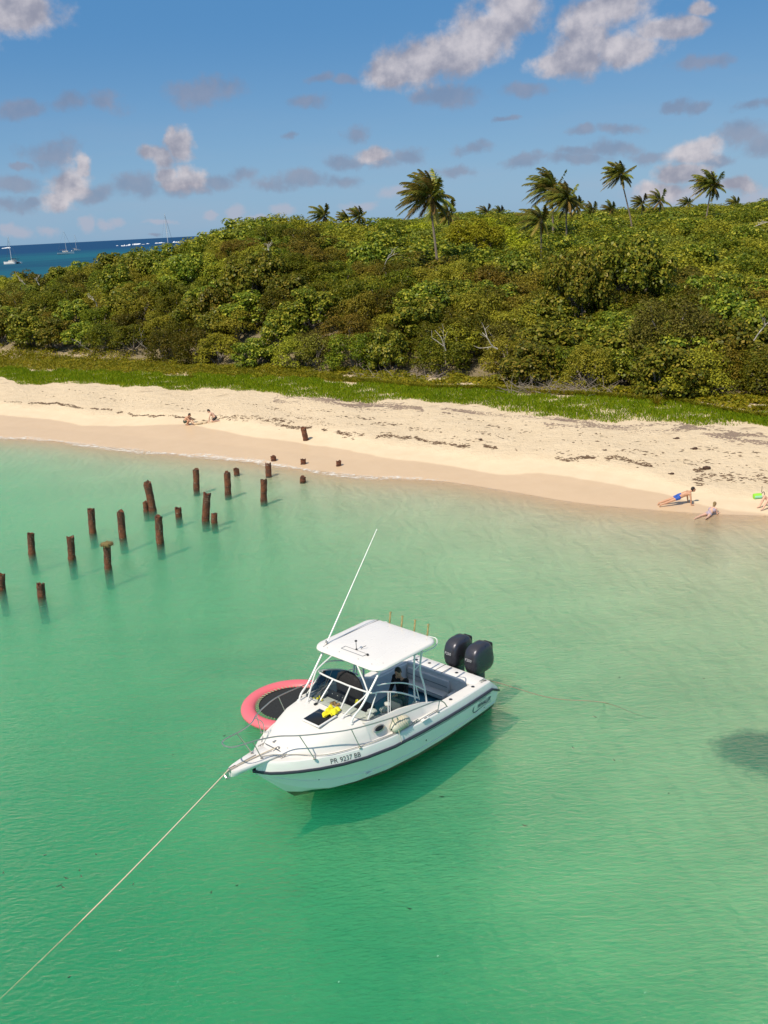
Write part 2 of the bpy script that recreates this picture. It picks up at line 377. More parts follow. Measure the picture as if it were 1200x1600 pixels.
# ---- open sea beyond the island
m, t, o = mat('open_sea')
gp = t.new('ShaderNodeNewGeometry').outputs['Position']
yy_ = t.new('ShaderNodeSeparateXYZ', {0: gp}).outputs[1]
patch = t.noise(.004, t.new('ShaderNodeVectorMath', {0: gp, 1: (1, .6, 1)}, operation='MULTIPLY').outputs[0], 5, .6)
shal = t.mix(t.rng(patch, .4, .62), (.005, .062, .11), (.008, .115, .15))
c = t.mix(t.rng(yy_, 700, 1900), shal, (.004, .045, .12))
bp = t.new('ShaderNodeBump', {'Strength': .6, 'Distance': .5, 'Height': t.noise(.25, gp, 6, .65)})
df = t.new('ShaderNodeBsdfDiffuse', {'Color': c}); gl = t.new('ShaderNodeBsdfGlossy', {'Roughness': .35, 'Color': (.6, .8, 1, 1), 'Normal': bp.outputs[0]})
mx = t.new('ShaderNodeMixShader', {0: .12, 1: df.outputs[0], 2: gl.outputs[0]}); t.l.new(mx.outputs[0], o.inputs[0])
me = npmesh('sea', [(-60000, 150, -.35), (60000, 150, -.35), (60000, 70000, -.35), (-60000, 70000, -.35)], [(0, 1, 2, 3)])
tag(link('sea', me, m), kind='structure')

# ---- foam along the wash, and far reef breakers
m, t, o = mat('foam')
gp = t.new('ShaderNodeNewGeometry').outputs['Position']
al = t.new('ShaderNodeAttribute', attribute_name='edge').outputs['Fac']
nn = t.noise(3.2, gp, 8, .72)
fa = t.rng(t.math('ADD', nn, t.math('MULTIPLY', al, .16)), .56, .76)
df = t.new('ShaderNodeBsdfDiffuse', {'Color': (.85, .82, .75, 1)}); tr = t.new('ShaderNodeBsdfTransparent')
mx = t.new('ShaderNodeMixShader', {0: t.math('MULTIPLY', fa, .72), 1: tr.outputs[0], 2: df.outputs[0]}); t.l.new(mx.outputs[0], o.inputs[0])
xs = np.arange(-60, 22, .12); wd = np.interp(xs, [-60, -12, -4, 2, 6, 22], [.5, .8, .75, .5, .2, .1]) * (1 + .5 * np.sin(xs * 1.1) * np.sin(xs * .37))
off = .12 + .22 * np.sin(xs * .5 + .8 * np.sin(xs * .23)) + .06 * np.sin(xs * 2.3)
V = []; E_ = []
for j, fr_ in enumerate((0, .25, .5, .75, 1)):
    ss = off - 0.15 + (fr_ - .6) * wd * 1.6; y = ys(xs) + ss / .86
    V.append(np.stack([xs, y, np.maximum(ground(xs, y), 0) + .012], -1)); E_.append(np.full(len(xs), [-.6, .5, 1, .6, -.6][j]) + np.interp(xs, [-30, -8, 0, 6, 10], [0, .2, .1, -.5, -1.2]))
nrow = len(xs); V = np.array(V).reshape(-1, 3); ix = np.arange(5 * nrow).reshape(5, nrow)
me = npmesh('foam', V, np.stack([ix[:-1, :-1], ix[:-1, 1:], ix[1:, 1:], ix[1:, :-1]], -1).reshape(-1, 4), True); fattr(me, 'edge', np.array(E_))
tag(link('foam', me, m), 'thin white foam edging the calm wash along the beach', 'foam', kind='stuff')
q = MB(); rr = random.Random(5)
for px, py, ln in [(205,382,40),(222,380.5,26),(193,383.5,14),(250,379,12),(275,378,14),(12,387,14)]:
    p = at(px, py + 1.0)
    for k in range(7):
        a = rr.uniform(-.5, .5); q.ball((p.x + a * ln * p.y / 1479 * 1.0, p.y + rr.uniform(-14, 14), .1), (p.y * .0016 * rr.uniform(.5, 1.3), 3, p.y * .0013 * rr.uniform(.4, 1.2) * (1 - 1.4 * abs(a))), 8, 6)
tag(q.build('breakers', pbr('surf', (.82, .85, .87), .8)), 'white surf breaking on the reef far out at sea', 'surf', kind='stuff')

# ------------------------------------------------------------------ vegetation
GR = leafmat('sea_grape_leaf', [(0, (0.052, 0.076, 0.008)), (.35, (0.111, 0.146, 0.011)), (.6, (0.224, 0.230, 0.019)), (.8, (0.404, 0.345, 0.040)), (1, (0.566, 0.422, 0.066))], .3, .42)
FN = leafmat('fine_leaf', [(0, (0.047, 0.070, 0.005)), (.45, (0.120, 0.140, 0.008)), (.8, (0.239, 0.216, 0.014)), (1, (0.431, 0.295, 0.027))], .35, .5)
OL = leafmat('olive_leaf', [(0, (0.107, 0.112, 0.011)), (.5, (0.234, 0.215, 0.017)), (.85, (0.376, 0.301, 0.026)), (1, (0.465, 0.275, 0.038))], .3, .55)
RU = leafmat('rust_leaf', [(0, (0.072, 0.084, 0.011)), (.5, (0.179, 0.179, 0.021)), (.85, (0.263, 0.295, 0.036)), (1, (0.192, 0.336, 0.021))], .25, .6)
LM = leafmat('lime_leaf', [(0, (0.151, 0.175, 0.008)), (.5, (0.318, 0.321, 0.012)), (1, (0.503, 0.438, 0.033))], .35, .5)
GRASS = leafmat('beach_grass', [(0, (0.101, 0.140, 0.005)), (.5, (0.200, 0.269, 0.005)), (.85, (0.360, 0.350, 0.010)), (1, (0.801, 0.421, 0.025))], .4, .5, .1)
COVER = leafmat('low_cover_leaf', [(0, (0.099, 0.118, 0.007)), (.5, (0.247, 0.235, 0.013)), (.85, (0.420, 0.303, 0.021)), (1, (0.691, 0.337, 0.041))], .35, .5, .1)
BARK = pbr('bark', (.27, .225, .18), .9, var=.4, vscale=5, bump=.5)
DEAD = pbr('bleached_wood', (.52, .47, .40), .85, var=.3, vscale=5)
PALMB = pbr('palm_bark', (.24, .19, .14), .9, var=.35, vscale=7, bump=.5)

def unit(v): return v / np.maximum(np.linalg.norm(v, axis=-1, keepdims=True), 1e-9)
def quads(c, n, size, r, asp=1.0):
    """leaf quads at centres c with normals n"""
    k = len(c); a = unit(np.cross(n, unit(r.normal(size=(k, 3))))); b = np.cross(n, a)
    a = a * (size * asp)[:, None] * .5; b = b * size[:, None] * .5
    fold = n * (size * .18)[:, None]
    V = np.stack([c - a, c - b * .8 + fold, c + a, c + b * .8 + fold], 1).reshape(-1, 3)
    return V, np.arange(4 * k).reshape(k, 4)
def crown(seed, Rr, H, nclump, nleaf, leaf, low=.0, rough=.35, rc=.75):
    r = np.random.default_rng(seed)
    az = r.uniform(0, 2 * np.pi, nclump); u = r.uniform(low, 1, nclump) ** .8
    rad = Rr * np.sqrt(np.clip(1 - (u * .92) ** 2, 0, 1)) * r.uniform(.55, 1.0, nclump)
    cz = H * (.14 + .80 * u) * r.uniform(.86, 1.1, nclump)
    C = np.stack([rad * np.cos(az), rad * np.sin(az), cz], -1); CR = rc * r.uniform(.6, 1.25, nclump)
    k = r.integers(0, nclump, nleaf)
    d = unit(r.normal(size=(nleaf, 3)) + [0, 0, .55]); rr_ = r.uniform(.55, 1.05, nleaf) ** .6
    c = C[k] + d * (CR[k] * rr_)[:, None] * [1, 1, .72]
    n = unit(d * .9 + np.array([0, 0, .45]) + r.normal(size=(nleaf, 3)) * rough)
    keep = c[:, 2] > .05
    return quads(c[keep], n[keep], leaf * r.uniform(.6, 1.35, keep.sum()), r), C
def limbs(C, seed, base_r=.09, n=6):
    r = random.Random(seed); q = MB()
    for c in random.Random(seed).sample(list(map(tuple, C)), min(n, len(C))):
        a = Vector((r.uniform(-.25, .25), r.uniform(-.25, .25), -.3)); e = Vector(c)
        m1 = a.lerp(e, .4) + Vector((r.uniform(-.3, .3), r.uniform(-.3, .3), r.uniform(0, .3)))
        pth = curve3([a, m1, a.lerp(e, .75) + Vector((r.uniform(-.15, .15), r.uniform(-.15, .15), .1)), e], 3)
        q.tube(pth, [base_r * (1 - .75 * i / (len(pth) - 1)) for i in range(len(pth))], 5)
    return q
# kinds: (name, label phrase, material, radius, height, clumps, leaves, leaf size, aspect)
KINDS = {
 'grape': ('sea_grape_bush', 'bush of big round yellow-green leaves', GR, 2.5, 3.5, 46, 5200, .25, .95),
 'fine':  ('leafy_bush', 'bush of small dark green leaves', FN, 2.4, 3.3, 52, 7000, .15, 1.3),
 'olive': ('olive_bush', 'fine-leaved olive bush turning orange', OL, 2.6, 3.3, 46, 6800, .145, 1.3),
 'rust':  ('rusty_bush', 'thin reddish-brown bush with bare twigs', RU, 2.2, 3.0, 36, 3600, .14, 1.3),
 'lime':  ('lime_bush', 'bright lime green bush', LM, 2.4, 3.2, 46, 5600, .17, 1.2),
}
BM = {}
for ki, (k, a) in enumerate(KINDS.items()):
    for j in range(3 if k != 'lime' else 1):
        (V, Fq), C = crown(100 + ki * 10 + j, a[3], a[4], a[5], a[6], a[7], low=0.0)
        me = npmesh(a[0] + '_crown', V, Fq)
        lm = limbs(C, ki * 7 + j, .11, 14 if k == 'rust' else 8)
        tmp = lm.build('trunk', BARK); tm = tmp.data; D.objects.remove(tmp)
        BM[k, j] = (me, tm, a[2])
for k, a in KINDS.items():
    (V, Fq), C = crown(900 + len(k), a[3], a[4], 110, a[6] * 3, a[7] * .62, rc=.5); mt_ = limbs(C, 5, .1, 16).build('trunk', BARK); BM[k, 9] = (npmesh(a[0] + '_crown', V, Fq), mt_.data, a[2]); D.objects.remove(mt_)
def plant(kind, j, loc, rz, sc, label, group):
    me, tm, mt = BM[kind, 9 if j == 9 else j % (3 if kind != 'lime' else 1)]
    r_ = empty(KINDS[kind][0], loc, rz, label, 'bush', group); r_.scale = sc
    link('crown', me, mt, r_) if not me.materials else COL.objects.link(_p(D.objects.new('crown', me), r_))
    COL.objects.link(_p(D.objects.new('trunk', tm), r_)); return r_
def _p(o, parent): o.parent = parent; return o

# spots: jittered rows (x along the shore, s inland)
rr = random.Random(11); spots = []
row = 0; s = 1.7
while s < 540:
    step = 3.0 if s < 38 else (3.8 if s < 66 else (5.5 if s < 147 else 9.0))
    dx = 3.2 if s < 38 else (4.0 if s < 66 else (5.5 if s < 147 else 9.0))
    x = -150 + rr.uniform(0, dx)
    while x < 260:
        X = x + rr.uniform(-.3, .3) * dx; S = s + float(np.interp(X, VFX, VFS)) + (rr.uniform(-.3, .3) * step if row else rr.uniform(0, .5)); Y = float(ys(X)) + S / .86; tt = X / Y
        if -.47 < tt < .50: spots.append((X, Y, S, row))
        x += dx
    s += step; row += 1
PATHP = [on_ground(732, 606)]
def ok_spot(X, Y, S):
    if S < 30 and any((Vector((X, Y)) - Vector((p.x, p.y))).length < 2.6 for p in PATHP): return False
    t = X / Y
    c = float(canopy(X, Y))
    if c - 3.5 < -.3: return False
    return True
spots = [p for p in spots if ok_spot(*p[:3])]
spots.sort(key=lambda p: p[2])
def kind_of(X, Y, S, r):
    t = X / Y; v = math.sin(X * .23 + 2 * math.sin(Y * .11)) + .6 * math.sin(Y * .29 + X * .07) + r.uniform(-.9, .9)
    if t < -.36 and S > 28 and r.random() < .3: return 'rust'
    if S > 75 and abs(t - .105) < .06 and S < 105: return 'lime' if r.random() < .75 else 'rust'
    if t > .16 and S < 34 : return 'grape' if r.random() < .75 else ('fine' if r.random() < .6 else 'olive')
    if v > .75: return 'grape'
    if v > -.15: return 'fine' if r.random() < .7 else 'olive'
    if v > -1.1: return 'olive' if r.random() < .6 else 'fine'
    return 'rust' if r.random() < .45 else 'grape'
near, far = spots[:292], spots[292:]
ORD = ['first', 'second', 'third', 'fourth', 'fifth', 'sixth', 'seventh', 'eighth', 'ninth', 'tenth', 'eleventh', 'twelfth', 'thirteenth', 'fourteenth', 'fifteenth', 'sixteenth', 'seventeenth', 'eighteenth', 'nineteenth', 'twentieth',
       '21st', '22nd', '23rd', '24th', '25th', '26th', '27th', '28th', '29th', '30th', '31st', '32nd', '33rd', '34th', '35th', '36th', '37th', '38th', '39th', '40th', '41st', '42nd', '43rd', '44th', '45th']
rows = {}
for p in near: rows.setdefault(p[3], []).append(p)
for ri, (rw, ps) in enumerate(sorted(rows.items())):
    ps.sort(key=lambda p: p[0] / p[1])
    for i, (X, Y, S, _) in enumerate(ps):
        k = kind_of(X, Y, S, rr); sc = rr.uniform(.85, 1.2); zs = rr.uniform(.8, 1.2)
        if ri < 2: sc *= .85; zs *= .8
        lab = '%s, %s from left in %s row up the slope' % (KINDS[k][1], ORD[i], ORD[ri])
        plant(k, rr.randrange(3), (X, Y, gz(X, Y) - .15), rr.uniform(0, 6.28), (sc, sc, zs), lab, 'bushes covering the slope behind the beach')
# taller single trees rising out of the thicket
for px, py, Yd, kind, sc, zs, lab in [
    (985, 372, 84, 'grape', 1.75, 1.55, 'broad pale yellow sea grape tree rising above the right-hand thicket'),
    (900, 392, 80, 'grape', 1.35, 1.3, 'smaller pale yellow sea grape tree left of the broad one'),
    (430, 352, 118, 'fine', 1.7, 1.5, 'rounded dark green tree crowning the hilltop on the left'),
    (385, 372, 112, 'olive', 1.6, 1.3, 'low spreading tree on the left shoulder of the hilltop'),
    (500, 365, 114, 'grape', 1.5, 1.3, 'round-leaved tree right of the hilltop crown'),
    (455, 400, 100, 'fine', 1.5, 1.5, 'very dark upright tree just below the hilltop'),
    (740, 345, 120, 'lime', 1.9, 1.5, 'lime green domed tree just right of the tall palm'),
    (1050, 470, 66, 'rust', 1.6, 1.7, 'airy reddish thorn tree standing in the right-hand thicket'),
    (300, 395, 108, 'grape', 1.4, 1.2, 'pale leaved tree on the ridge below the anchored mast')]:
    P = at_far(px, py, Yd); g = gz(P.x, P.y); hgt_ = P.z - g; a = KINDS[kind]
    z_ = max(1.0, hgt_ / a[4])
    t_ = plant(kind, 9, (P.x, P.y, g - .2), 1.1, (sc, sc, z_), lab, None); t_['category'] = 'tree'; t_.name = kind.replace('grape', 'sea_grape').replace('fine', 'leafy').replace('rust', 'thorn') + '_tree'
# far thicket: one mass
r = np.random.default_rng(3); lib = {}
for k, a in KINDS.items():
    lib[k] = [crown(500 + j, a[3], a[4], 34, 1500, .30 if k == 'grape' else .23)[0] for j in range(2)]
acc = {k: [] for k in KINDS}
for X, Y, S, _ in far:
    k = kind_of(X, Y, S, rr); V = lib[k][rr.randrange(2)][0]; a = rr.uniform(0, 6.28); sc = rr.uniform(.9, 1.4) * (1.0 if S < 90 else (1.35 if S < 170 else 2.1)); zs = rr.uniform(.8, 1.25) * (1 if S < 170 else 1.1)
    ca, sa = math.cos(a), math.sin(a)
    acc[k].append(np.stack([X + (V[:, 0] * ca - V[:, 1] * sa) * sc, Y + (V[:, 0] * sa + V[:, 1] * ca) * sc, gz(X, Y) - .2 + V[:, 2] * zs], -1))
mats = []; VV = []; MI = []
for i, (k, l) in enumerate(acc.items()):
    if not l: continue
    v = np.concatenate(l); VV.append(v); MI.append(np.full(len(v) // 4, len(mats), np.int32)); mats.append(KINDS[k][2])
VV = np.concatenate(VV); MI = np.concatenate(MI)
me = npmesh('far_thicket', VV, np.arange(len(VV)).reshape(-1, 4)); o = link('far_thicket', me, None)
for mt in mats: me.materials.append(mt)
me.polygons.foreach_set('material_index', MI)
tag(o, 'unbroken green thicket running back over the island to the skyline', 'thicket', kind='stuff')
print('bushes', len(near), 'far', len(far), 'quads', len(VV) // 4)

# grass strip
def blades(n, fs0, fs1, h, wdt, r, xr=(-48, 32), lean=.35, clump=0.):
    x = r.uniform(*xr, n); f = r.uniform(0, 1, n) ** .9; s_ = fs0(x) * (1 - f) + fs1(x) * f
    y = ys(x) + s_ / .86; z = ground(x, y)
    hh = h * r.uniform(.4, 1.2, n) * np.clip(.55 + 2.2 * f, 0, 1); a = r.uniform(0, 6.28, n); l = r.normal(0, lean, (n, 2)) * hh[:, None]
    wv = np.stack([np.cos(a), np.sin(a)], -1) * wdt * .5
    B = np.stack([x, y], -1)
    V = np.stack([np.c_[B - wv, z - .02], np.c_[B + wv, z - .02], np.c_[B + wv * .6 + l * .5, z + hh * .65], np.c_[B - wv * .2 + l, z + hh]], 1).reshape(-1, 3)
    return V, np.arange(len(V)).reshape(-1, 4)
def edge(X_, S_, amp, ph): return lambda x: np.interp(x, X_, S_) + amp * (np.sin(x * 1.3 + ph) * .6 + np.sin(x * 3.1 + ph * 2) * .4 + .5 * np.sin(x * .45))
r = np.random.default_rng(21)
V, Fq = blades(120000, edge(GFX, GFS, .5, 0), edge(GBX, GBS, .7, 2), .25, .05, r)
V = V.reshape(-1, 4, 3); gx, gy = V[:, 0, 0], V[:, 0, 1]; V = V[(np.sin(gx * 1.7 + gy) + np.sin(gx * .6 - gy * 2.3) + np.sin(gy * 3.1 + gx * .3) + r.normal(0, .8, len(V))) > -1.75].reshape(-1, 3); Fq = np.arange(len(V)).reshape(-1, 4)
me = npmesh('grass', V, Fq); tag(link('grass', me, GRASS), 'dense green beach grass strip between sand and bushes', 'grass', kind='stuff')
V1, F1 = blades(45000, edge(GBX, GBS, -.2, 0), lambda x: np.interp(x, GBX, GBS) + np.interp(x, [-50, -20, -6, -2, 3, 40], [7, 6, 3.5, 1, 0, .2]), .32, .07, r, (-50, 30), .7)
# low leafy creepers behind the grass and before the first bushes
n = 70000; x = r.uniform(-52, 34, n); s0 = np.interp(x, GBX, GBS); top = np.maximum(np.interp(x, VFX, VFS) + 1.2 - s0, .1) * np.interp(x, [-6, 0, 3, 8], [1, .8, .35, .75]); off_ = np.interp(x, [-50, -6, 0, 40], [.2, .3, 1.3, 1.6]); f = r.uniform(0, 1, n)
s_ = s0 + off_ + top * f; msk = (np.sin(x * .8 + s_ * .9) + np.sin(x * 1.9 - s_ * 1.3) + r.uniform(-1, 1, n)) > -.55
hole = (x < -33) & (np.abs(s_ - s0 - 3.1) < 1.3 + .8 * np.sin(x * .5)); msk &= ~hole
x, s_, f = x[msk], s_[msk], f[msk]; y = ys(x) + s_ / .86
z = ground(x, y) + r.uniform(.02, .42, len(x)) * (.4 + .6 * np.abs(np.sin(x * .9) * np.cos(s_ * 1.1))) * (.5 + f)
V2, F2 = quads(np.stack([x, y, z], -1), unit(r.normal(size=(len(x), 3)) * .45 + [0, -.1, 1]), r.uniform(.09, .22, len(x)), r, 1.3)
me = npmesh('ground_cover', np.concatenate([V1, V2]), np.concatenate([F1, F2 + len(V1)])); tag(link('ground_cover', me, COVER), 'low yellow-green creepers between beach grass and thicket', 'ground cover', kind='stuff')

# seaweed wrack: flakes thrown along old tide lines
def flakes(xs_, ss_, sz, r):
    n = len(xs_); y = ys(xs_) + ss_ / .86; z = ground(xs_, y)
    a = r.normal(0, .38, n) - .5; L = sz * r.uniform(.3, 1.0, n) ** 1.6 * 2.2; Wd = L * r.uniform(.14, .4, n); h = r.uniform(.012, .045, n)
    ca, sa = np.cos(a), np.sin(a)
    def P(u, v, zz): return np.stack([xs_ + (u * ca - v * sa), y + (u * sa + v * ca), z + zz], -1)
    j = lambda: r.uniform(.6, 1.3, n)
    pts = [P(-L * .5 * j(), 0 * L, -.01 + 0 * L), P(-L * .1 * j(), -Wd * .5 * j(), 0 * L), P(L * .5 * j(), Wd * .1, 0 * L - .01), P(L * .1 * j(), Wd * .5 * j(), 0 * L), P(0 * L, 0 * L, h)]
    V = np.stack(pts, 1).reshape(-1, 3); b = (np.arange(n) * 5)[:, None]
    Fq = np.concatenate([b + [0, 1, 4], b + [1, 2, 4], b + [2, 3, 4], b + [3, 0, 4]]); return V, Fq
r = np.random.default_rng(9); XS = []; SS = []
def band(pts, n, wid, gap=0.):
    X_, S_ = px_curve_s(pts); x = r.uniform(X_[0], X_[-1], n); s = np.interp(x, X_, S_) + r.normal(0, wid, n) + .25 * np.sin(x * 1.2) + .12 * np.sin(x * 3.7)
    k = ((np.sin(x * 2.1) + np.sin(x * 5.3 + 1) + np.sin(x * .7)) > gap) if wid < .3 else np.ones(n, bool); k &= (np.sin(x * 1.3 + s * 2.9) + np.sin(x * .6 - s * 4.1 + 2 * np.sin(x * .4)) + r.uniform(-.6, .6, n)) > (gap - .3 if wid > .3 else -2); XS.append(x[k]); SS.append(s[k])
band([(0,629),(60,629),(100,633),(180,644),(260,651),(330,656)], 900, .10, -1.2)
band([(330,652),(400,655),(470,655),(560,680)], 500, .35, -.6)
band([(430,662),(560,678),(620,684),(700,692),(780,702)], 1100, .14, -.7)
band([(805,706),(850,712),(960,718),(1050,730),(1100,736)], 700, .15, -.2)
band([(1000,720),(1100,733),(1200,746)], 260, .25, .5)
band([(1080,748),(1130,746),(1200,752)], 160, .3, .8)
band([(420,640),(600,655),(800,672),(1000,700),(1200,715)], 800, 1.3, .5)
band([(500,650),(800,690),(1000,712),(1200,730)], 500, .7, .9)
band([(60,615),(250,628),(420,638)], 260, .9, .6)
V, Fq = flakes(np.concatenate(XS), np.concatenate(SS), .21, r)
SEAW = pbr('dry_seaweed', (.14, .085, .045), .85, var=.55, vscale=1.5)
me = npmesh('seaweed', V, Fq); tag(link('seaweed', me, SEAW), 'dry brown seaweed scattered in tide lines on the sand', 'seaweed', kind='stuff')
XS = []; SS = []
band([(430,622),(480,625),(560,632),(660,638)], 2200, .45, -.4)
band([(690,640),(800,650),(900,662)], 1500, .35, .1)
band([(850,660),(1000,668),(1200,684)], 2200, .45, .0)
band([(1100,678),(1200,690)], 500, .4, -.5)
V, Fq = flakes(np.concatenate(XS), np.concatenate(SS), .2, r)
me = npmesh('seaweed', V, Fq); tag(link('dead_seagrass', me, pbr('grey_seagrass', (.27, .20, .15), .9, var=.4, vscale=1.5)), 'grey mats of old seagrass at the front of the grass strip', 'dead seagrass', kind='stuff')
# specks of weed drifting in the water
q = MB(); rr = random.Random(4)
for px, py in [(108,1527),(124,1360),(70,1336),(103,1372),(127,1369),(208,1382),(370,1384),(92,1384),(98,1386),(150,1335),(968,1059),(930,1120),(1100,1060),(895,1168),(270,1180),(1045,1240),(690,1245),(5,1364),(640,1420),(820,1290),(330,1395),(960,1188),(350,1150)]:
    p = at(px, py, -.12); a = rr.uniform(0, 3); L = rr.uniform(.03, .08)
    q.tube([p + Vector((math.cos(a) * k * L, math.sin(a) * k * L + .02 * k * k, 0)) for k in (-1, 0, 1)], [.004, .016, .004], 5)
tag(q.build('drifting_weed', pbr('dark_weed', (.03, .05, .02), .8)), 'small dark shreds of weed drifting in the clear bay', 'seaweed', kind='stuff')
# dark weed beds on the sea floor (lower right, lower left, mid right)
def weedbed(cx, cy, rx, ry, n, lab, seed):
    r = np.random.default_rng(seed); a = r.uniform(0, 6.28, n); d = np.sqrt(r.uniform(0, 1, n)) * r.uniform(.55, 1.25, n)
    pz = -gz(at(cx, cy).x, at(cx, cy).y); P0 = at(cx, cy, -pz); k = P0.y / 1479
    x = P0.x + rx * k * d * np.cos(a) * (1 + .15 * np.sin(3 * a)); y = P0.y + ry * k * 2.0 * d * np.sin(a) * (1 + .2 * np.sin(4 * a + 1)); z = ground(x, y) + r.uniform(.0, .16, n)
    V, Fq = quads(np.stack([x, y, z], -1), unit(r.normal(size=(n, 3)) * .5 + [0, 0, 1]), r.uniform(.04, .13, n), r, 1.8)
    tag(link('weed_bed', npmesh('weed_bed', V, Fq), pbr('weed_bed', (.06, .065, .05), .9, var=.3, vscale=2)), lab, 'weed bed', kind='stuff')

# palms
PF = leafmat('palm_frond', [(0, (0.062, 0.086, 0.013)), (.5, (0.145, 0.158, 0.022)), (.8, (0.291, 0.222, 0.033)), (1, (0.540, 0.286, 0.066))], .3, .45)
PY = leafmat('yellow_frond', [(0, (0.240, 0.192, 0.041)), (1, (0.456, 0.324, 0.071))], .3, .5)
WIND = Vector((-1, .15, 0))
def blown_frond(d0, L, seed, yellow):
    r = random.Random(seed); q = MB(); d = d0.normalized(); p = Vector(); pts = [p.copy()]; drs = [d.copy()]; n = 9
    for i in range(n):
        lift = .055 if d.z > -.55 else .02
        d = (d + WIND * (.075 + .045 * (d.z > 0)) + Vector((0, 0, -lift - .05 * i / n * (2.2 if d0.z < .5 else 1.4)))).normalized(); p = p + d * L / n; pts.append(p.copy()); drs.append(d.copy())
    q.tube(pts, [.035 * (1 - .85 * i / n) + .004 for i in range(n + 1)], 4)
    m_ = 40
    for i in range(m_):
        u = .12 + .88 * (i + .5) / m_; f = u * n; k = min(n - 1, int(f)); c = pts[k].lerp(pts[k + 1], f - k); tg = drs[k + 1]
        sv = tg.cross(Vector((0, 0, 1))); sv = sv.normalized() if sv.length > .15 else Vector((0, 1, 0)); up_ = sv.cross(tg)
        ln = .88 * L / 3.1 * math.sin(math.pi * min(1, .25 + .62 * u)) * r.uniform(.8, 1.15)
        for sd in (-1, 1):
            dr = (sv * sd * .55 + tg * .75 + WIND * .35 + Vector((0, 0, -.35 - r.uniform(0, .5)))).normalized(); w_ = tg * .068; e = c + dr * ln; md = c + dr * ln * .5 + Vector((0, 0, .03))
            q.add([c - w_, c + w_, md + w_ * .8, e, md - w_ * .8], [(0, 1, 2, 4), (4, 2, 3)])
    return q
def march(px, py):
    for k in range(900):
        Yk = 60 + k * .3; P = at_far(px, py, Yk)
        if P.z < float(canopy(P.x, P.y)) + .2: return Yk
    return 150
def palm(px, pytop, Yd, size, lean, lab, seed, swept=(0, 0), group='coconut palms rising from the thicket', nfr=40, hh=None):
    r = random.Random(seed); top = at_far(px, pytop, Yd); bx = top.x + lean[0]; by = top.y + lean[1]; g = gz(bx, by)
    root = empty('palm_tree', (bx, by, g - .3), 0, lab, 'palm tree', group)
    tp = Vector((top.x - bx, top.y - by, top.z - g + .3))
    pts = curve3([(0, 0, 0), (tp.x * .2, tp.y * .3, tp.z * .35), (tp.x * .6, tp.y * .7, tp.z * .7), tp], 5)
    n = len(pts); MB().tube(pts, [(.16 - .07 * i / n) * size * (1 + .05 * (i % 2)) for i in range(n)], 8).build('trunk', PALMB, root)
    q = MB(); q.ball(tp, (.22 * size, .22 * size, .35 * size), 8, 6)
    for k in range(6): a = k * 1.05; q.ball(tp + Vector((math.cos(a) * .22, math.sin(a) * .22, -.25)) * size, .13 * size, 6, 5)
    q.build('coconuts', PALMB, root)
    for i in range(nfr):
        a = i * 2.39996 + r.uniform(-.25, .25); lv = i / nfr; ydry = lv > .72 and r.random() < .55
        tilt = 1.25 - 1.95 * lv ** 1.1
        d_ = Vector((math.cos(a) * math.cos(tilt), math.sin(a) * math.cos(tilt), math.sin(tilt)))
        o = blown_frond(d_, 3.9 * size * r.uniform(.8, 1.1) * (1.0 if d_.x < .3 else .8), seed * 100 + i, ydry).build('frond', PY if ydry else PF, root, smooth=False); o.location = tp
    return root
_Y = march(680, 400); palm(671, 308, _Y, 1.0 * _Y / 108, (.7, 0), 'tall lone coconut palm with yellow lower fronds, nearest the left hill', 1, (-.5, 0))
_Y = march(863, 354); palm(862, 296, _Y, 1.05 * _Y / 138, (.3, 0), 'full-crowned tall palm, the left one of the crowded pair', 2, (-.35, 0))
palm(884, 312, 146, .95, (.2, 0), 'half hidden palm just right of the full-crowned one', 3, (-.1, 0))
_Y = march(985, 352); palm(969, 274, _Y, .95 * _Y / 168, (2.6 * _Y / 168, 0), 'slender leaning palm with a small sunlit crown', 4, (-.55, 0), nfr=32)
palm(1112, 290, 180, 1.0, (-.9, 0), 'rightmost tall palm with a swept dark crown', 5, (-.5, 0))
for i, (px, py, Y, sz, lab) in enumerate([(561, 338, 165, .62, 'short palm on the skyline, right of the pair of low crowns'), (541, 343, 160, .55, 'short palm on the skyline beside the hilltop dip'), (506, 337, 150, .7, 'stubby palm crown showing just above the hilltop tree'),
    (902, 322, 190, .9, 'low palm right of the crowded pair'), (925, 330, 240, .85, 'small distant palm left of the leaning one'), (955, 328, 230, .8, 'small distant palm touching the foot of the leaning one'), (1003, 318, 230, .8, 'small distant palm just right of the leaning trunk'),
    (1031, 314, 235, 1.05, 'bushy distant palm midway between the leaning and rightmost palms'), (1075, 318, 300, .9, 'tiny distant palm left of the rightmost tall palm'), (1150, 318, 280, .9, 'tiny distant palm right of the rightmost tall palm'),
    (700, 335, 150, .75, 'low palm crown hidden behind the tall lone palm'), (845, 345, 120, .8, 'low spreading palm under the full-crowned one'), (760, 333, 260, .8, 'far palm on the skyline behind the lime green tree'), (782, 332, 270, .7, 'far palm on the skyline, right of the lime green tree')]):
    palm(px, py, Y, sz, (.1, 0), lab, 20 + i, (-.3, 0), 'small palms along the skyline', 20)

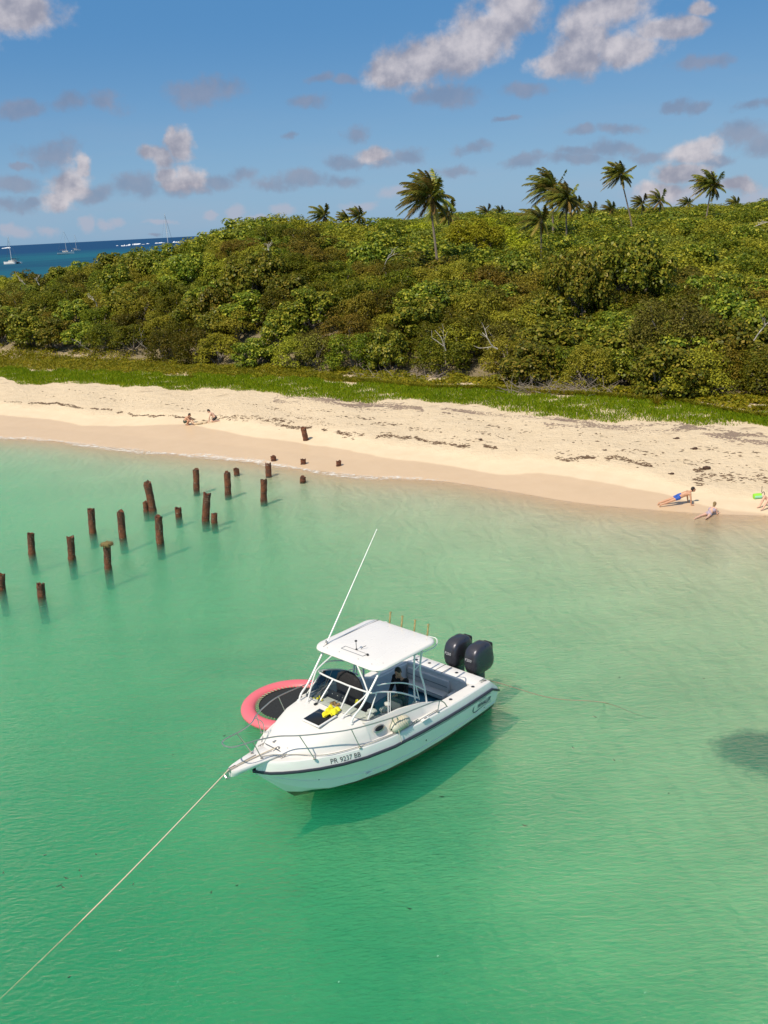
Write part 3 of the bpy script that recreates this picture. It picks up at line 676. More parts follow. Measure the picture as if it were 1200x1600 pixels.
# dead branches and brush
def branch(q, p, d, L, rad, depth, r):
    n = 5; pts = [p]
    for i in range(n): d = (d + Vector((r.uniform(-.35, .35), r.uniform(-.35, .35), r.uniform(-.2, .25)))).normalized(); pts.append(pts[-1] + d * L / n)
    q.tube(pts, [rad * (1 - .6 * i / n) for i in range(n + 1)], 5)
    if depth > 0:
        for i in range(2 if depth > 1 else 3):
            k = r.randint(1, n); dd = (d + Vector((r.uniform(-1, 1), r.uniform(-1, 1), r.uniform(-.3, .7)))).normalized(); branch(q, pts[k], dd, L * .6, rad * .55, depth - 1, r)
for i, (px, py, Lb, rad, dirn, lab) in enumerate([
    (165, 545, 1.6, .05, (.1, -.3, 1), 'bleached forked dead branch standing before the left bushes'), (150, 552, 2.0, .04, (-.8, -.4, .6), 'tangled grey dead branches fallen left of the forked one'),
    (235, 548, 1.9, .035, (-.8, -.3, .45), 'pale dead branch reaching left, halfway to the hilltop'), (154, 470, 1.3, .05, (.1, -.4, 1), 'white dead snag high in the left bushes'),
    (775, 532, 1.7, .055, (-.9, -.2, .5), 'bleached crooked limb poking from bushes over the sandy path'), (695, 535, 1.8, .045, (-.3, -.3, 1), 'thin white dead stem above the path mouth'),
    (972, 560, 2.2, .07, (-.1, -.2, 1), 'twisted bare trunk in front of the right-hand thicket'), (1045, 572, 2.4, .08, (.05, -.2, 1), 'dark bare trunk under the reddish thorn tree'),
    (1062, 545, 1.2, .05, (.5, -.4, .5), 'curved white limb beside the reddish thorn tree'), (600, 412, 1.5, .06, (0, -.3, 1), 'pale dead stump on the mid slope left of the tall palm'),
    (420, 402, 1.8, .07, (0, -.3, 1), 'grey snag on the slope below the hilltop tree'), (42, 437, 1.2, .06, (-.5, -.2, .8), 'pale leaning snag at the far left below the catamaran'), (64, 438, 1.0, .05, (-.1, -.2, 1), 'pale upright snag right of the leaning one at far left'),
    (1170, 520, 1.5, .05, (.5, -.3, .7), 'bare grey branch near the right edge of the thicket'), (1170, 350, 2.5, .07, (.9, -.2, .3), 'pale fallen trunk in the scrub near the right skyline')]):
    r = random.Random(60 + i); q = MB()
    if py > 540 or px > 9000: P = on_ground(px, py)
    else:
        lo, hi = 50., 200.   # march to where the sight line meets the bushes
        P = None
        for k in range(400):
            Yk = 55 + k * .4; Pk = at_far(px, py, Yk)
            if s_of(Pk.x, Pk.y) > 21 and Pk.z < float(canopy(Pk.x, Pk.y)) + .1: P = Pk; break
        if P is None:
            P = at_far(px, py + 14, 108); P.z = gz(P.x, P.y) + 1.6
        P = P + Vector((0, -.8, -.4))
    branch(q, Vector((0, 0, -.1)), Vector(dirn).normalized(), Lb, rad, 2, r)
    o = q.build('dead_branch', DEAD if i != 7 else BARK); o.location = P; tag(o, lab, 'dead branch', 'dead branches about the thicket')
r = random.Random(77); q = MB()
for px0, px1, py, n in ((560, 700, 588, 150), (790, 960, 612, 260)):
    for i in range(n):
        p = on_ground(r.uniform(px0, px1), py + r.uniform(-8, 6) + (0 if px0 < 700 else (r.random() * 0))); d = Vector((r.uniform(-1, 1), r.uniform(-.5, .5), r.uniform(0, .5))).normalized(); L = r.uniform(.5, 1.6)
        q.tube([p + Vector((0, 0, .05)), p + d * L * .5 + Vector((0, 0, r.uniform(0, .12))), p + d * L], [.018, .014, .006], 4)
tag(q.build('brush', pbr('grey_twigs', (.30, .25, .20), .9, var=.35, vscale=3)), 'tangle of grey dead twigs lying at the foot of the bushes', 'brushwood', kind='stuff')
# agave-like sprouts behind the grass
for px, py, sz, lab in [(402, 592, .75, 'pale spiky plant standing alone in the grass left of centre'), (1026, 634, .9, 'spiky yellow-green plant at the back of the grass, right'), (28, 577, .8, 'small spiky plant at the far left of the grass'), (918, 621, .7, 'low broad-leaved sprout behind the grass strip'), (299, 592, .55, 'dark broad-leaved sprout in the left grass')]:
    q = MB(); P = on_ground(px, py); r = random.Random(px)
    for k in range(22):
        a = k * 2.4; e = r.uniform(.5, 1.4); d = Vector((math.cos(a) * math.cos(e), math.sin(a) * math.cos(e), math.sin(e))); sd = Vector((-math.sin(a), math.cos(a), 0)) * .045 * sz
        m1 = d * sz * .5; tip = d * sz - Vector((0, 0, .12 * sz)); q.add([-sd, sd, m1 + sd * 1.3, tip, m1 - sd * 1.3], [(0, 1, 2, 4), (4, 2, 3)])
    o = q.build('spiky_plant', COVER, smooth=False); o.location = P; tag(o, lab, 'plant', 'sprouts in the beach grass')

# ------------------------------------------------------------------ the motorboat
BX, BY, BYAW = 1.80, 23.79, R(226)
boat = empty('motorboat', (BX, BY, 0), BYAW, 'white cabin motorboat with hardtop and two dark outboards anchored in the bay', 'motorboat')
def bw(x, y, z):
    c, s = math.cos(BYAW), math.sin(BYAW); return Vector((BX + x * c - y * s, BY + x * s + y * c, z))
GEL = pbr('white_gelcoat', (.80, .775, .73), .28, spec=.5, var=.05, vscale=1.5, coat=.3)
GELD = pbr('deck_nonskid', (.76, .735, .69), .6, var=.05, vscale=3, bump=.25, bscale=160)
STEEL = pbr('stainless', (.52, .49, .45), .36, .8, var=.1)
ALU = pbr('white_tube', (.74, .73, .71), .3, var=.06)
NAVY = pbr('navy_rubber', (.03, .035, .05), .45, var=.2)
BLACK = pbr('black_plastic', (.015, .015, .017), .4, var=.2)
BLKF = pbr('black_canvas', (.018, .018, .02), .9, var=.3, vscale=9, bump=.5, bscale=8)
VINYL = pbr('white_vinyl', (.66, .64, .61), .45, var=.08, bump=.2, bscale=9)
GREYV = pbr('grey_vinyl', (.12, .14, .16), .5, var=.15)
YEL = pbr('yellow_cloth', (.82, .72, .02), .85, var=.15, bump=.4, bscale=30)
m, t, o = mat('tinted_glass')
b = t.new('ShaderNodeBsdfTransparent', {'Color': (.80, .85, .83, 1)}); g = t.new('ShaderNodeBsdfGlossy', {'Roughness': .03})
fr = t.new('ShaderNodeFresnel', {'IOR': 1.5}).outputs[0]; mx = t.new('ShaderNodeMixShader', {0: fr, 1: b.outputs[0], 2: g.outputs[0]}); t.l.new(mx.outputs[0], o.inputs[0]); GLASS = m
m, t, o = mat('hull_gelcoat')     # white topsides, black antifouling below the waterline, thin boot line
ob = t.new('ShaderNodeTexCoord').outputs['Object']; z = t.new('ShaderNodeSeparateXYZ', {0: ob}).outputs[2]
gr = t.noise(2.2, ob, 5); c = t.mix(gr, (.75, .74, .70), (.82, .80, .76))
stain = t.math('MULTIPLY', t.rng(z, .22, .06), t.rng(t.noise(6, ob, 5), .4, .7)); c = t.mix(t.math('MULTIPLY', stain, .5), c, (.42, .40, .30))
c = t.mix(t.math('LESS_THAN', z, .15), c, (.012, .014, .014))
b = t.new('ShaderNodeBsdfPrincipled', {'Base Color': c, 'Roughness': .2, 'Coat Weight': .4}); t.l.new(b.outputs[0], o.inputs[0]); HULL = m

#      x     b     zr    zg    c     zc     zk
ST = [(0.0, 1.40, .60, .70, 1.20, .02, -.42), (.35, 1.45, .78, 1.0, 1.24, .02, -.44), (.8, 1.48, .79, 1.01, 1.27, .02, -.46), (1.5, 1.51, .80, 1.02, 1.30, .02, -.48),
      (2.3, 1.53, .82, 1.04, 1.31, .02, -.50), (3.2, 1.53, .85, 1.08, 1.28, .03, -.50), (4.2, 1.50, .89, 1.13, 1.16, .05, -.46), (5.0, 1.38, .94, 1.18, .96, .10, -.38),
      (5.6, 1.20, .98, 1.23, .72, .17, -.26), (6.1, .98, 1.02, 1.27, .46, .31, -.10), (6.5, .74, 1.05, 1.30, .24, .52, .32), (6.8, .51, 1.07, 1.33, .12, .74, .64), (7.0, .32, 1.085, 1.35, .05, .91, .86), (7.12, .14, 1.095, 1.36, .02, 1.02, .99), (7.16, .05, 1.10, 1.36, .012, 1.04, 1.02)]
SA = np.array(ST)
def st(x, i): return float(np.interp(x, SA[:, 0], SA[:, i]))
def hullpt(x, f, side=1):
    """f 0 chine .. 1 rail on the topsides, 1..2 rail to gunwale top"""
    b_, zr, zg, c_, zc = (st(x, i) for i in range(1, 6))
    if f <= 1:
        fl = .08 * math.sin(math.pi * f) * np.interp(x, [0, 4, 6, 7.1], [-.35, -.1, .9, .3])
        return Vector((x, side * (c_ + (b_ - c_) * f - fl), zc + (zr - zc) * f))
    f -= 1; return Vector((x, side * (b_ - .01 - .045 * f * f), zr + (zg - zr) * f))
xs_ = sorted(set([round(v, 3) for v in np.arange(0, 7.0, .2)] + [s_[0] for s_ in ST]))
q = MB(); rows = []
for x in xs_:
    zk, c_, zc = st(x, 6), st(x, 4), st(x, 5)
    half = [Vector((x, 0, zk)), Vector((x, c_ * .55, zk + (zc - zk) * .5)), Vector((x, c_ - .03, zc - .03)), Vector((x, c_, zc)), Vector((x, c_ + .012, zc + .03))]
    half += [hullpt(x, f) for f in (.12, .3, .45, .47, .6, .8, 1)] + [hullpt(x, f) for f in (1.3, 1.7, 1.92)] + [Vector((x, st(x, 1) - .075, st(x, 3) + .005))]
    full = [Vector((p.x, -p.y, p.z)) for p in half[:0:-1]] + half; rows.append(full)
q.grid(rows)
q.add(rows[0], [tuple(range(len(rows[0])))])
q.build('hull', HULL, boat, sharp=28, weld=True)
# rub rail
q = MB()
for sd in (1, -1):
    path = [hullpt(x, 1.0, sd) + Vector((0, sd * .012, 0)) for x in xs_]
    rws = []
    for i, p in enumerate(path): rws.append([p + Vector((0, sd * a, b_)) for a, b_ in ((-.02, -.038), (.022, -.034), (.04, -.012), (.04, .012), (.022, .03), (-.02, .03))])
    q.grid(rws, True)
q.tube([(7.15, -.07, 1.1), (7.20, 0, 1.1), (7.15, .07, 1.1)], .034, 8)
q.build('rub_rail', NAVY, boat)
q = MB()
for sd in (1, -1): q.tube([hullpt(x, .33, sd) + Vector((0, sd * -.002, 0)) for x in xs_ if x < 6.95], .016, 6)
q.build('spray_strake', HULL, boat)
# dark pinstripe under the rail, toward the stern
q = MB(); rws = []
for x in np.arange(.38, 3.6, .15):
    a, b_ = hullpt(x, .86), hullpt(x, .88); rws.append([a + Vector((0, .006, 0)), b_ + Vector((0, .006, 0))])
q.grid(rws); rws = [[Vector((p.x, -p.y, p.z)) for p in r_] for r_ in rws]; q.grid(rws); q.build('pinstripe', NAVY, boat, smooth=False)

# deck moulding: side decks, coaming, foredeck trunk, cockpit liner
def gw(x): return st(x, 1) - .075, st(x, 3) + .005
def trunk_top(x): return float(np.interp(x, [2.1, 2.3, 2.9, 3.6, 4.75, 5.3, 5.9, 6.3, 6.6, 6.85], [1.06, 1.13, 1.36, 1.50, 1.60, 1.60, 1.53, 1.45, 1.39, 1.36]))
def trunk_half(x): return float(np.interp(x, [2.1, 3, 4.2, 4.75, 5.3, 5.8, 6.2, 6.5, 6.75, 6.85], [1.14, 1.17, 1.14, 1.10, .98, .80, .60, .40, .16, .05]))
q = MB(); rows = []
xf = [4.72, 4.75, 4.9, 5.1, 5.3, 5.5, 5.7, 5.9, 6.05, 6.2, 6.35, 6.5, 6.62, 6.75, 6.85]
for x in xf:
    yo, zo = gw(x); yt = trunk_half(x); zt = trunk_top(x); crown_ = .10 * min(1, yt)
    yd = min(yo - .02, yt + .16 * min(1, yt + .1)); zd = zo + .01
    half = [Vector((x, 0, zt + crown_)), Vector((x, yt * .35, zt + crown_ * .88)), Vector((x, yt * .7, zt + crown_ * .5)), Vector((x, yt * .9, zt + crown_ * .08)), Vector((x, yt + .02, zt - .07 * min(1, (zt - zd) * 4))), Vector((x, (yt + yd) / 2 + .02, (zt + zd) / 2 - .03 * min(1, (zt - zd) * 3))), Vector((x, yd, zd)), Vector((x, yo, zo))]
    rows.append([Vector((p.x, -p.y, p.z)) for p in half[:0:-1]] + half)
q.grid(rows)
# bow deck ahead of the trunk
rows = []
for x in (6.85, 6.95, 7.05, 7.12, 7.16):
    yo, zo = gw(x); yo = max(yo, .01); rows.append([Vector((x, yo * k, zo + .01 * (1 - abs(k)))) for k in (-1, -.7, -.4, 0, .4, .7, 1)])
q.grid(rows)
yo, zo = gw(6.85)
# side decks and inner walls aft of the windshield
for sd in (1, -1):
    rows = []
    for x in [.3, .5, .8, .801, 1.2, 1.6, 2.0, 2.2, 2.3, 2.6, 2.9, 3.2, 3.6, 4.0, 4.4, 4.75]:
        yo, zo = gw(x); yo -= 0
        if x < 2.2: yi = 1.12; r_ = [(yo, zo), (yo - .1, zo + .012), (yi + .03, zo + .012), (yi, zo + .002), (yi, zo - .03), (yi - .03, zo - .06), (yi - .03, .32)]
        else:
            yt, zt = trunk_half(x), trunk_top(x); r_ = [(yo, zo), (yt + .15, zo + .01), (yt + .03, zt - .05), (yt, zt), (yt - .05, zt), (yt - .09, zt - .03), (yt - .1, .32)]
        rows.append([Vector((x, sd * y, z)) for y, z in r_])
    q.grid(rows, flip=sd < 0)
q.build('deck', GELD, boat, sharp=35, weld=True)
# cockpit sole, transom cap with seat back, motor well
FLOORM = pbr('blue_deck_mat', (.04, .20, .30), .8, var=.35, vscale=4, bump=.3)
q = MB(); q.box((1.95, 0, .33), (2.5, 2.17, .03)); q.build('cockpit_mat', FLOORM, boat, smooth=False)
q = MB(); q.box((2.75, 0, .29), (4.1, 2.3, .04)); q.build('cockpit_sole', GELD, boat, smooth=False)
q = MB()
q.box((.58, 0, .985), (.50, 2.5, .09), bev=.035); q.box((.68, 0, .66), (.28, 2.22, .66))
q.box((.17, 0, .59), (.34, 2.3, .06), bev=.02); q.box((.35, 0, .8), (.04, 2.3, .38))
q.build('transom_cap', GEL, boat)
q = MB(); q.box((.86, -.32, .72), (.10, 1.5, .36), bev=.045); q.box((.99, -.32, .50), (.34, 1.5, .13), bev=.05); qq = q.build('bench_seat', VINYL, boat)
q = MB(); q.tube([(.925, -1.03, .73), (.925, .39, .73)], .008, 5); q.tube([(1.165, -1.06, .565), (1.165, .42, .565)], .008, 5); q.build('piping', GREYV, qq)
q = MB(); q.box((.97, .78, .5), (.34, .5, .3), bev=.04); q.build('transom_step', GEL, boat)
q = MB()
for y in (.12, -.12): q.box((.58, y, 1.032), (.50, .018, .006))
q.build('cap_seam', BLACK, boat, smooth=False)
for x, y in ((1.84, 1.28), (.93, 1.28), (.56, .44), (.56, -.52), (.61, -.95), (.93, -1.28), (1.84, -1.28)):
    q = MB(); z = 1.032 if x < .8 and abs(y) < 1.1 else st(x, 3) + .022
    q.tube([(x, y, z - .01), (x, y, z + .006)], .05, 14); q.build('rod_socket', STEEL, boat)
    q = MB(); q.tube([(x, y, z), (x, y, z + .010)], .036, 12); q.build('socket_hole', BLACK, boat)
# bow pulpit with anchor roller
q = MB(); rows = []
for x, h, z0 in ((6.7, .30, 1.36), (7.0, .29, 1.37), (7.4, .22, 1.38), (7.65, .17, 1.385), (7.78, .12, 1.385), (7.83, .05, 1.385)):
    rows.append([Vector((x, y, z)) for y, z in ((-h, z0 + .03), (-h * .9, z0 + .06), (h * .9, z0 + .06), (h, z0 + .03), (h * .95, z0 - .02), (h * .6, z0 - .10 if x > 6.9 else z0 - .04), (-h * .6, z0 - .10 if x > 6.9 else z0 - .04), (-h * .95, z0 - .02))])
q.grid(rows, True); q.add(rows[-1], [tuple(range(8))]); q.add(rows[0], [tuple(range(8))]); q.build('pulpit', GEL, boat, sharp=50)
q = MB(); q.box((7.76, .03, 1.45), (.22, .014, .06)); q.box((7.76, -.03, 1.45), (.22, .014, .06)); q.tube([(7.84, -.04, 1.45), (7.84, .04, 1.45)], .035, 10); q.build('anchor_roller', STEEL, boat)
q = MB(); q.tube([(7.88, 0, 1.44), (7.6, 0, 1.475), (7.1, .0, 1.475)], .014, 6); q.tube([(7.92, -.1, 1.34), (7.93, 0, 1.28), (7.92, .1, 1.34)], .018, 6); q.tube([(7.88, 0, 1.44), (7.93, 0, 1.28)], .014, 6); q.build('anchor', STEEL, boat)
# railing
def mir(p): return [(x, -y, z) for x, y, z in p]
top = [(2.17, 1.44, 1.03), (2.30, 1.44, 1.22), (2.55, 1.44, 1.36), (3.2, 1.45, 1.47), (4.17, 1.43, 1.60), (5.3, 1.27, 1.76), (6.0, .98, 1.86), (6.45, .72, 1.92), (6.8, .46, 1.97), (7.25, .30, 2.02), (7.65, .24, 2.06), (7.84, .16, 2.07), (7.90, 0, 2.07)]
pt = curve3(top, 5)
q = MB(); q.tube(pt + [Vector((p.x, -p.y, p.z)) for p in pt[-2::-1]], .0155, 7); rail = q.build('bow_rail', STEEL, boat)
for (fx, fy, fz), (tx, ty, tz) in (((6.19, .93, 1.29), (6.42, .74, 1.92)), ((5.11, 1.29, 1.2), (5.32, 1.26, 1.76)), ((3.95, 1.44, 1.13), (4.17, 1.43, 1.6)), ((2.55, 1.45, 1.07), (2.45, 1.44, 1.33)), ((7.07, .17, 1.43), (7.35, .28, 2.03))):
    for sd in (1, -1):
        q = MB(); q.tube([(fx, sd * fy, fz), (tx, sd * ty, tz)], .0125, 6); q.tube([(fx, sd * fy, fz - .01), (fx, sd * fy, fz + .015)], .035, 10); q.build('stanchion', STEEL, rail)
q = MB(); q.tube(curve3([(6.55, -.64, 1.93), (6.42, -.55, 1.80), (6.44, -.48, 1.62), (6.60, -.40, 1.42)], 5), .011, 6); q.build('lower_rail', STEEL, rail)
for x, y in ((6.62, .38), (6.62, -.38), (3.35, 1.42), (3.35, -1.42), (.56, 1.3), (.56, -1.3)):
    zc_ = st(x, 3) + .02 + (.0 if x > .8 else .02); q = MB(); q.tube([(x - .11, y, zc_ + .045), (x + .11, y, zc_ + .045)], .012, 6); q.tube([(x - .035, y, zc_ - .02), (x - .035, y, zc_ + .045)], .012, 6); q.tube([(x + .035, y, zc_ - .02), (x + .035, y, zc_ + .045)], .012, 6); q.build('cleat', STEEL, boat)
# foredeck fittings
q = MB(); q.ball((6.55, .12, 1.44), (.05, .05, .03), 10, 6); q.box((6.45, -.12, 1.47), (.10, .05, .02), bev=.008); q.box((6.40, .30, 1.44), (.08, .04, .02), bev=.008); q.box((6.95, 0, 1.385), (.4, .34, .012)); q.build('windlass', STEEL, boat)
q = MB(); q.box((6.62, 0, 1.445), (.02, .5, .008)); q.build('locker_seam', GREYV, boat)
rot = Matrix.Rotation(R(3.5), 3, 'Y')
q = MB(); q.box((5.35, .22, 1.705), (.60, .60, .035), rot, .03); hb = q.build('deck_hatch', ALU, boat)
m, t, o = mat('smoked_acrylic'); b = t.new('ShaderNodeBsdfPrincipled', {'Base Color': (.012, .012, .012, 1), 'Roughness': .12}); t.l.new(b.outputs[0], o.inputs[0]); SMOKE = m
q = MB(); q.box((5.35, .22, 1.724), (.52, .52, .022), rot, .02); q.build('hatch_lid', SMOKE, hb)
q = MB(); q.tube([(5.12, .46, 1.745), (5.58, -.02, 1.715)], .003, 4); q.build('scratch', GREYV, hb)
for sd in (1, -1):
    q = MB(); M = Matrix.Rotation(sd * R(-52), 3, 'X'); c = Vector((4.42, sd * 1.245, 1.37))
    q.ball(c, (.19, .085, .03), 20, 6, M); pf = q.build('porthole', STEEL, boat)
    q = MB(); q.ball(c + M @ Vector((0, 0, .01)), (.155, .06, .03), 20, 6, M); q.build('pane', SMOKE, pf)
# windshield: raked front in three panes, side wings, top tube
wb = [(2.85, 1.12, 1.36), (4.20, 1.10, 1.555), (4.62, 1.03, 1.60), (4.80, .55, 1.66), (4.84, 0, 1.69)]
wt = [(2.80, 1.05, 1.42), (3.4, 1.02, 1.80), (4.02, .95, 2.06), (4.28, .88, 2.12), (4.36, .3, 2.14), (4.36, 0, 2.14)]
ws = MB(); tp_ = curve3(wt, 5); full = tp_ + [Vector((p.x, -p.y, p.z)) for p in tp_[-2::-1]]; ws.tube(full, .022, 8)
bp_ = curve3(wb, 5); fullb = bp_ + [Vector((p.x, -p.y, p.z)) for p in bp_[-2::-1]]; wf = ws.build('windshield', ALU, boat)
q = MB(); q.tube(fullb, .018, 6); q.build('base_trim', GREYV, wf)
def post(a, b, r_=.018):
    q = MB(); q.tube([a, b], r_, 6); q.build('post', ALU, wf)
for sd in (1, -1):
    post((4.58, sd * 1.05, 1.60), (4.12, sd * .93, 2.08)); post((3.95, sd * 1.11, 1.53), (3.80, sd * 1.0, 1.98), .012); post((3.88, sd * 1.11, 1.52), (3.73, sd * 1.0, 1.95), .010)
    post((4.83, sd * .36, 1.68), (4.36, sd * .3, 2.14), .02)
    q = MB(); sidet = [(2.85, 1.09, 1.38), (3.4, 1.03, 1.78), (3.8, .99, 1.96), (4.12, .93, 2.08)]; sideb = [(2.86, 1.115, 1.37), (3.5, 1.12, 1.47), (3.95, 1.11, 1.53), (4.58, 1.05, 1.60)]
    q.grid([[Vector((x, sd * y, z)) for x, y, z in sidet], [Vector((x, sd * y, z)) for x, y, z in sideb]]); q.build('pane', GLASS, wf, smooth=False)
for y0, y1 in ((-.3, .3), (.3, .93), (-.93, -.3)):
    def wtop(y): a = abs(y); return Vector((float(np.interp(a, [0, .3, .93], [4.36, 4.36, 4.14])), y, float(np.interp(a, [0, .3, .93], [2.13, 2.13, 2.08]))))
    def wbot(y): a = abs(y); yy = y * 1.12 if a > .5 else y * 1.1; return Vector((float(np.interp(a, [0, .5, .93], [4.84, 4.80, 4.6])), yy, float(np.interp(a, [0, .5, .93], [1.70, 1.67, 1.61]))))
    q = MB(); q.grid([[wtop(y0), wtop((y0 + y1) / 2), wtop(y1)], [wbot(y0), wbot((y0 + y1) / 2), wbot(y1)]]); q.build('pane', GLASS, wf, smooth=False)
q = MB(); q.tube([(4.93, -.33, 1.70), (4.80, -.36, 1.76), (4.60, -.42, 1.93)], .012, 5); q.box((4.95, -.33, 1.715), (.09, .06, .04), bev=.01); q.tube([(4.72, -.50, 1.84), (4.5, -.38, 2.02)], .008, 4); q.build('wiper', BLACK, wf)
for sd in (1, -1):   # upper grab rail following the window line
    q = MB(); q.tube(curve3([(4.10, sd * .95, 2.27), (3.75, sd * .99, 2.19), (3.3, sd * 1.0, 2.02), (2.9, sd * 1.03, 1.80), (2.59, sd * 1.06, 1.56)], 4), .017, 7); q.tube([(2.86, sd * 1.04, 1.78), (2.80, sd * 1.08, 1.38)], .016, 6); q.build('grab_rail', ALU, boat)
# hardtop and its tubular legs
q = MB(); x0, x1, hw = 2.04, 4.24, 1.16; rc_ = .32
def rr_ring(inset, z, sag=0):
    out = []
    for cx, cy, a0 in ((x1 - rc_, hw - rc_, 0), (x0 + rc_, hw - rc_, 90), (x0 + rc_, -hw + rc_, 180), (x1 - rc_, -hw + rc_, 270)):
        for k in range(7):
            a = R(a0 + 15 * k); p = Vector((cx + rc_ * math.cos(a), cy + rc_ * math.sin(a), z)); 
            ctr = Vector(((x0 + x1) / 2, 0, z)); p = ctr + (p - ctr) * (1 - inset * .35); p.z = z - .025 * ((p.x - 3.2) / 1.1) ** 2 * (1 if p.x > 3.2 else .4); out.append(p)
    return out
rows = [rr_ring(2.4, 2.665), rr_ring(.4, 2.66), rr_ring(.06, 2.68), rr_ring(0, 2.71), rr_ring(.02, 2.745), rr_ring(.07, 2.765), rr_ring(.2, 2.775), rr_ring(.8, 2.79), rr_ring(1.6, 2.795), rr_ring(2.4, 2.80), rr_ring(2.83, 2.80)]
q.grid(rows, True); q.add(rows[-1], [tuple(range(28))]); q.add(rows[0], [tuple(range(28))][::-1]); ht = q.build('hardtop', GEL, boat, sharp=45)
q = MB(); q.tube([(4.12, -.84, 2.765), (3.2, -.86, 2.795), (2.1, -.86, 2.775)], .007, 5); q.build('antenna_groove', GREYV, ht)
q = MB()
for a, b_ in (((3.95, -.38), (3.95, .36)), ((3.95, .36), (3.80, .36)), ((3.80, .36), (3.80, -.38)), ((3.80, -.38), (3.95, -.38))): q.tube([(a[0], a[1], 2.792), (b_[0], b_[1], 2.792)], .005, 4)
q.build('vent_outline', GREYV, ht)
q = MB(); q.tube([(3.78, -.02, 2.79), (3.78, -.02, 3.0)], .008, 6); q.ball((3.78, -.02, 3.02), (.035, .035, .025), 10, 6); q.ball((3.78, -.02, 2.80), (.03, .03, .02), 8, 5); q.build('anchor_light', BLACK, ht)
q = MB(); q.tube(curve3([(3.70, .05, 2.795), (3.66, .10, 2.85), (3.60, .14, 2.87)], 3), .007, 5); q.ball((3.84, .42, 2.80), (.03, .03, .04), 8, 5); q.tube([(3.9, .38, 2.80), (3.83, .42, 2.82)], .006, 4); q.build('cable', BLACK, ht)
for x, y in ((4.1, .35), (4.1, .8), (3.9, .98), (2.3, .95), (3.1, .98), (4.12, -.7), (4.1, -.3)):
    q = MB(); q.ball((x, y, 2.775), (.014, .014, .008), 6, 4); q.build('bolt', STEEL, ht)
q = MB(); q.box((3.5, .0, 2.60), (1.1, 1.3, .09), bev=.03); q.build('headliner_box', GELD, ht)
for sd in (1, -1):
    def leg(pts, r_=.026):
        q = MB(); q.tube(curve3(pts, 4), r_, 8); p = pts[0]; q.tube([(p[0], p[1], p[2] - .02), (p[0], p[1], p[2] + .012)], .055, 12); q.build('hardtop_leg', ALU, boat)
    leg([(4.98, sd * .90, 1.63), (4.88, sd * .91, 1.78), (4.62, sd * .93, 1.95), (4.25, sd * .95, 2.33), (3.92, sd * .96, 2.68)])
    leg([(4.98, sd * .60, 1.67), (4.78, sd * .70, 1.86), (4.42, sd * .88, 2.13), (4.34, sd * .80, 2.30), (4.22, sd * .43, 2.68)], .02)
    leg([(2.55, sd * 1.10, 1.20), (2.58, sd * 1.05, 1.7), (2.64, sd * 1.0, 2.1), (2.55, sd * 1.02, 2.68)])
    leg([(2.95, sd * 1.07, 1.38), (2.90, sd * 1.02, 2.0), (2.80, sd * 1.0, 2.68)], .022)
    q = MB(); q.tube([(2.62, sd * 1.01, 2.25), (2.88, sd * 1.02, 2.2)], .014, 6); q.tube(curve3([(2.9, sd * 1.04, 2.60), (2.2, sd * 1.1, 2.58), (1.86, sd * .9, 2.62), (1.95, sd * .7, 2.68)], 4), .014, 6); q.build('brace', ALU, boat)
for i, y in enumerate((-.62, -.2, .24, .68)):
    q = MB(); q.tube([(1.99 - .02, y, 2.62), (1.90, y, 2.98)], .024, 9); q.tube([(1.905, y, 2.95), (1.898, y, 2.99)], .03, 9); q.build('rod_holder', pbr('brass_tube', (.62, .46, .20), .3, .6), boat)
q = MB(); a = Vector((3.97, -.88, 2.78)); e = a + Vector((-2.02, -.02, 2.44)); q.tube([a, a.lerp(e, .3)], [.02, .017], 8); q.tube([a.lerp(e, .3), e], [.0155, .008], 7); an = q.build('whip_antenna', pbr('antenna_white', (.8, .8, .78), .35), boat)
q = MB(); q.ball(a, (.05, .04, .03), 8, 6); q.tube([a + Vector((0, 0, -.03)), a + Vector((0, 0, .08))], .024, 8); q.build('mount', STEEL, an)
# helm, dash, seats
q = MB(); q.box((4.42, 0, 1.40), (.56, 2.0, .10), bev=.03); q.box((4.50, 0, .85), (.10, 2.1, 1.1)); q.box((4.20, -.55, 1.12), (.20, .85, .52), bev=.04); q.box((4.2, .65, 1.05), (.3, .75, .6), bev=.04); q.build('dashboard', GEL, boat)
M = Matrix.Rotation(R(-35), 3, 'Y')
q = MB(); q.box((4.12, -.55, 1.48), (.06, .80, .26), M, .02); cs = q.build('instrument_console', BLACK, boat)
q = MB()
for y in (-.82, -.64, -.46, -.28): q.tube([(4.085, y, 1.50), (4.06, y, 1.52)], .055, 12)
q.build('gauge', STEEL, cs)
q = MB(); q.box((4.35, -.98, 1.50), (.34, .22, .10), Matrix.Rotation(.4, 3, 'Z'), .04); q.box((4.22, -.9, 1.52), (.3, .3, .05), Matrix.Rotation(.2, 3, 'Z'), .02); q.build('dash_cover', GREYV, boat)
ring = [Vector((3.95, -.55, 1.35)) + M @ Vector((0, .19 * math.cos(a), .19 * math.sin(a))) for a in np.linspace(0, 2 * math.pi, 25)]
q = MB(); q.tube(ring, .014, 6); 
for k in (0, 8, 16): q.tube([Vector((3.95, -.55, 1.35)), ring[k]], .01, 5)
q.tube([(4.12, -.55, 1.28), (3.95, -.55, 1.35)], .025, 8); q.build('steering_wheel', BLACK, boat)
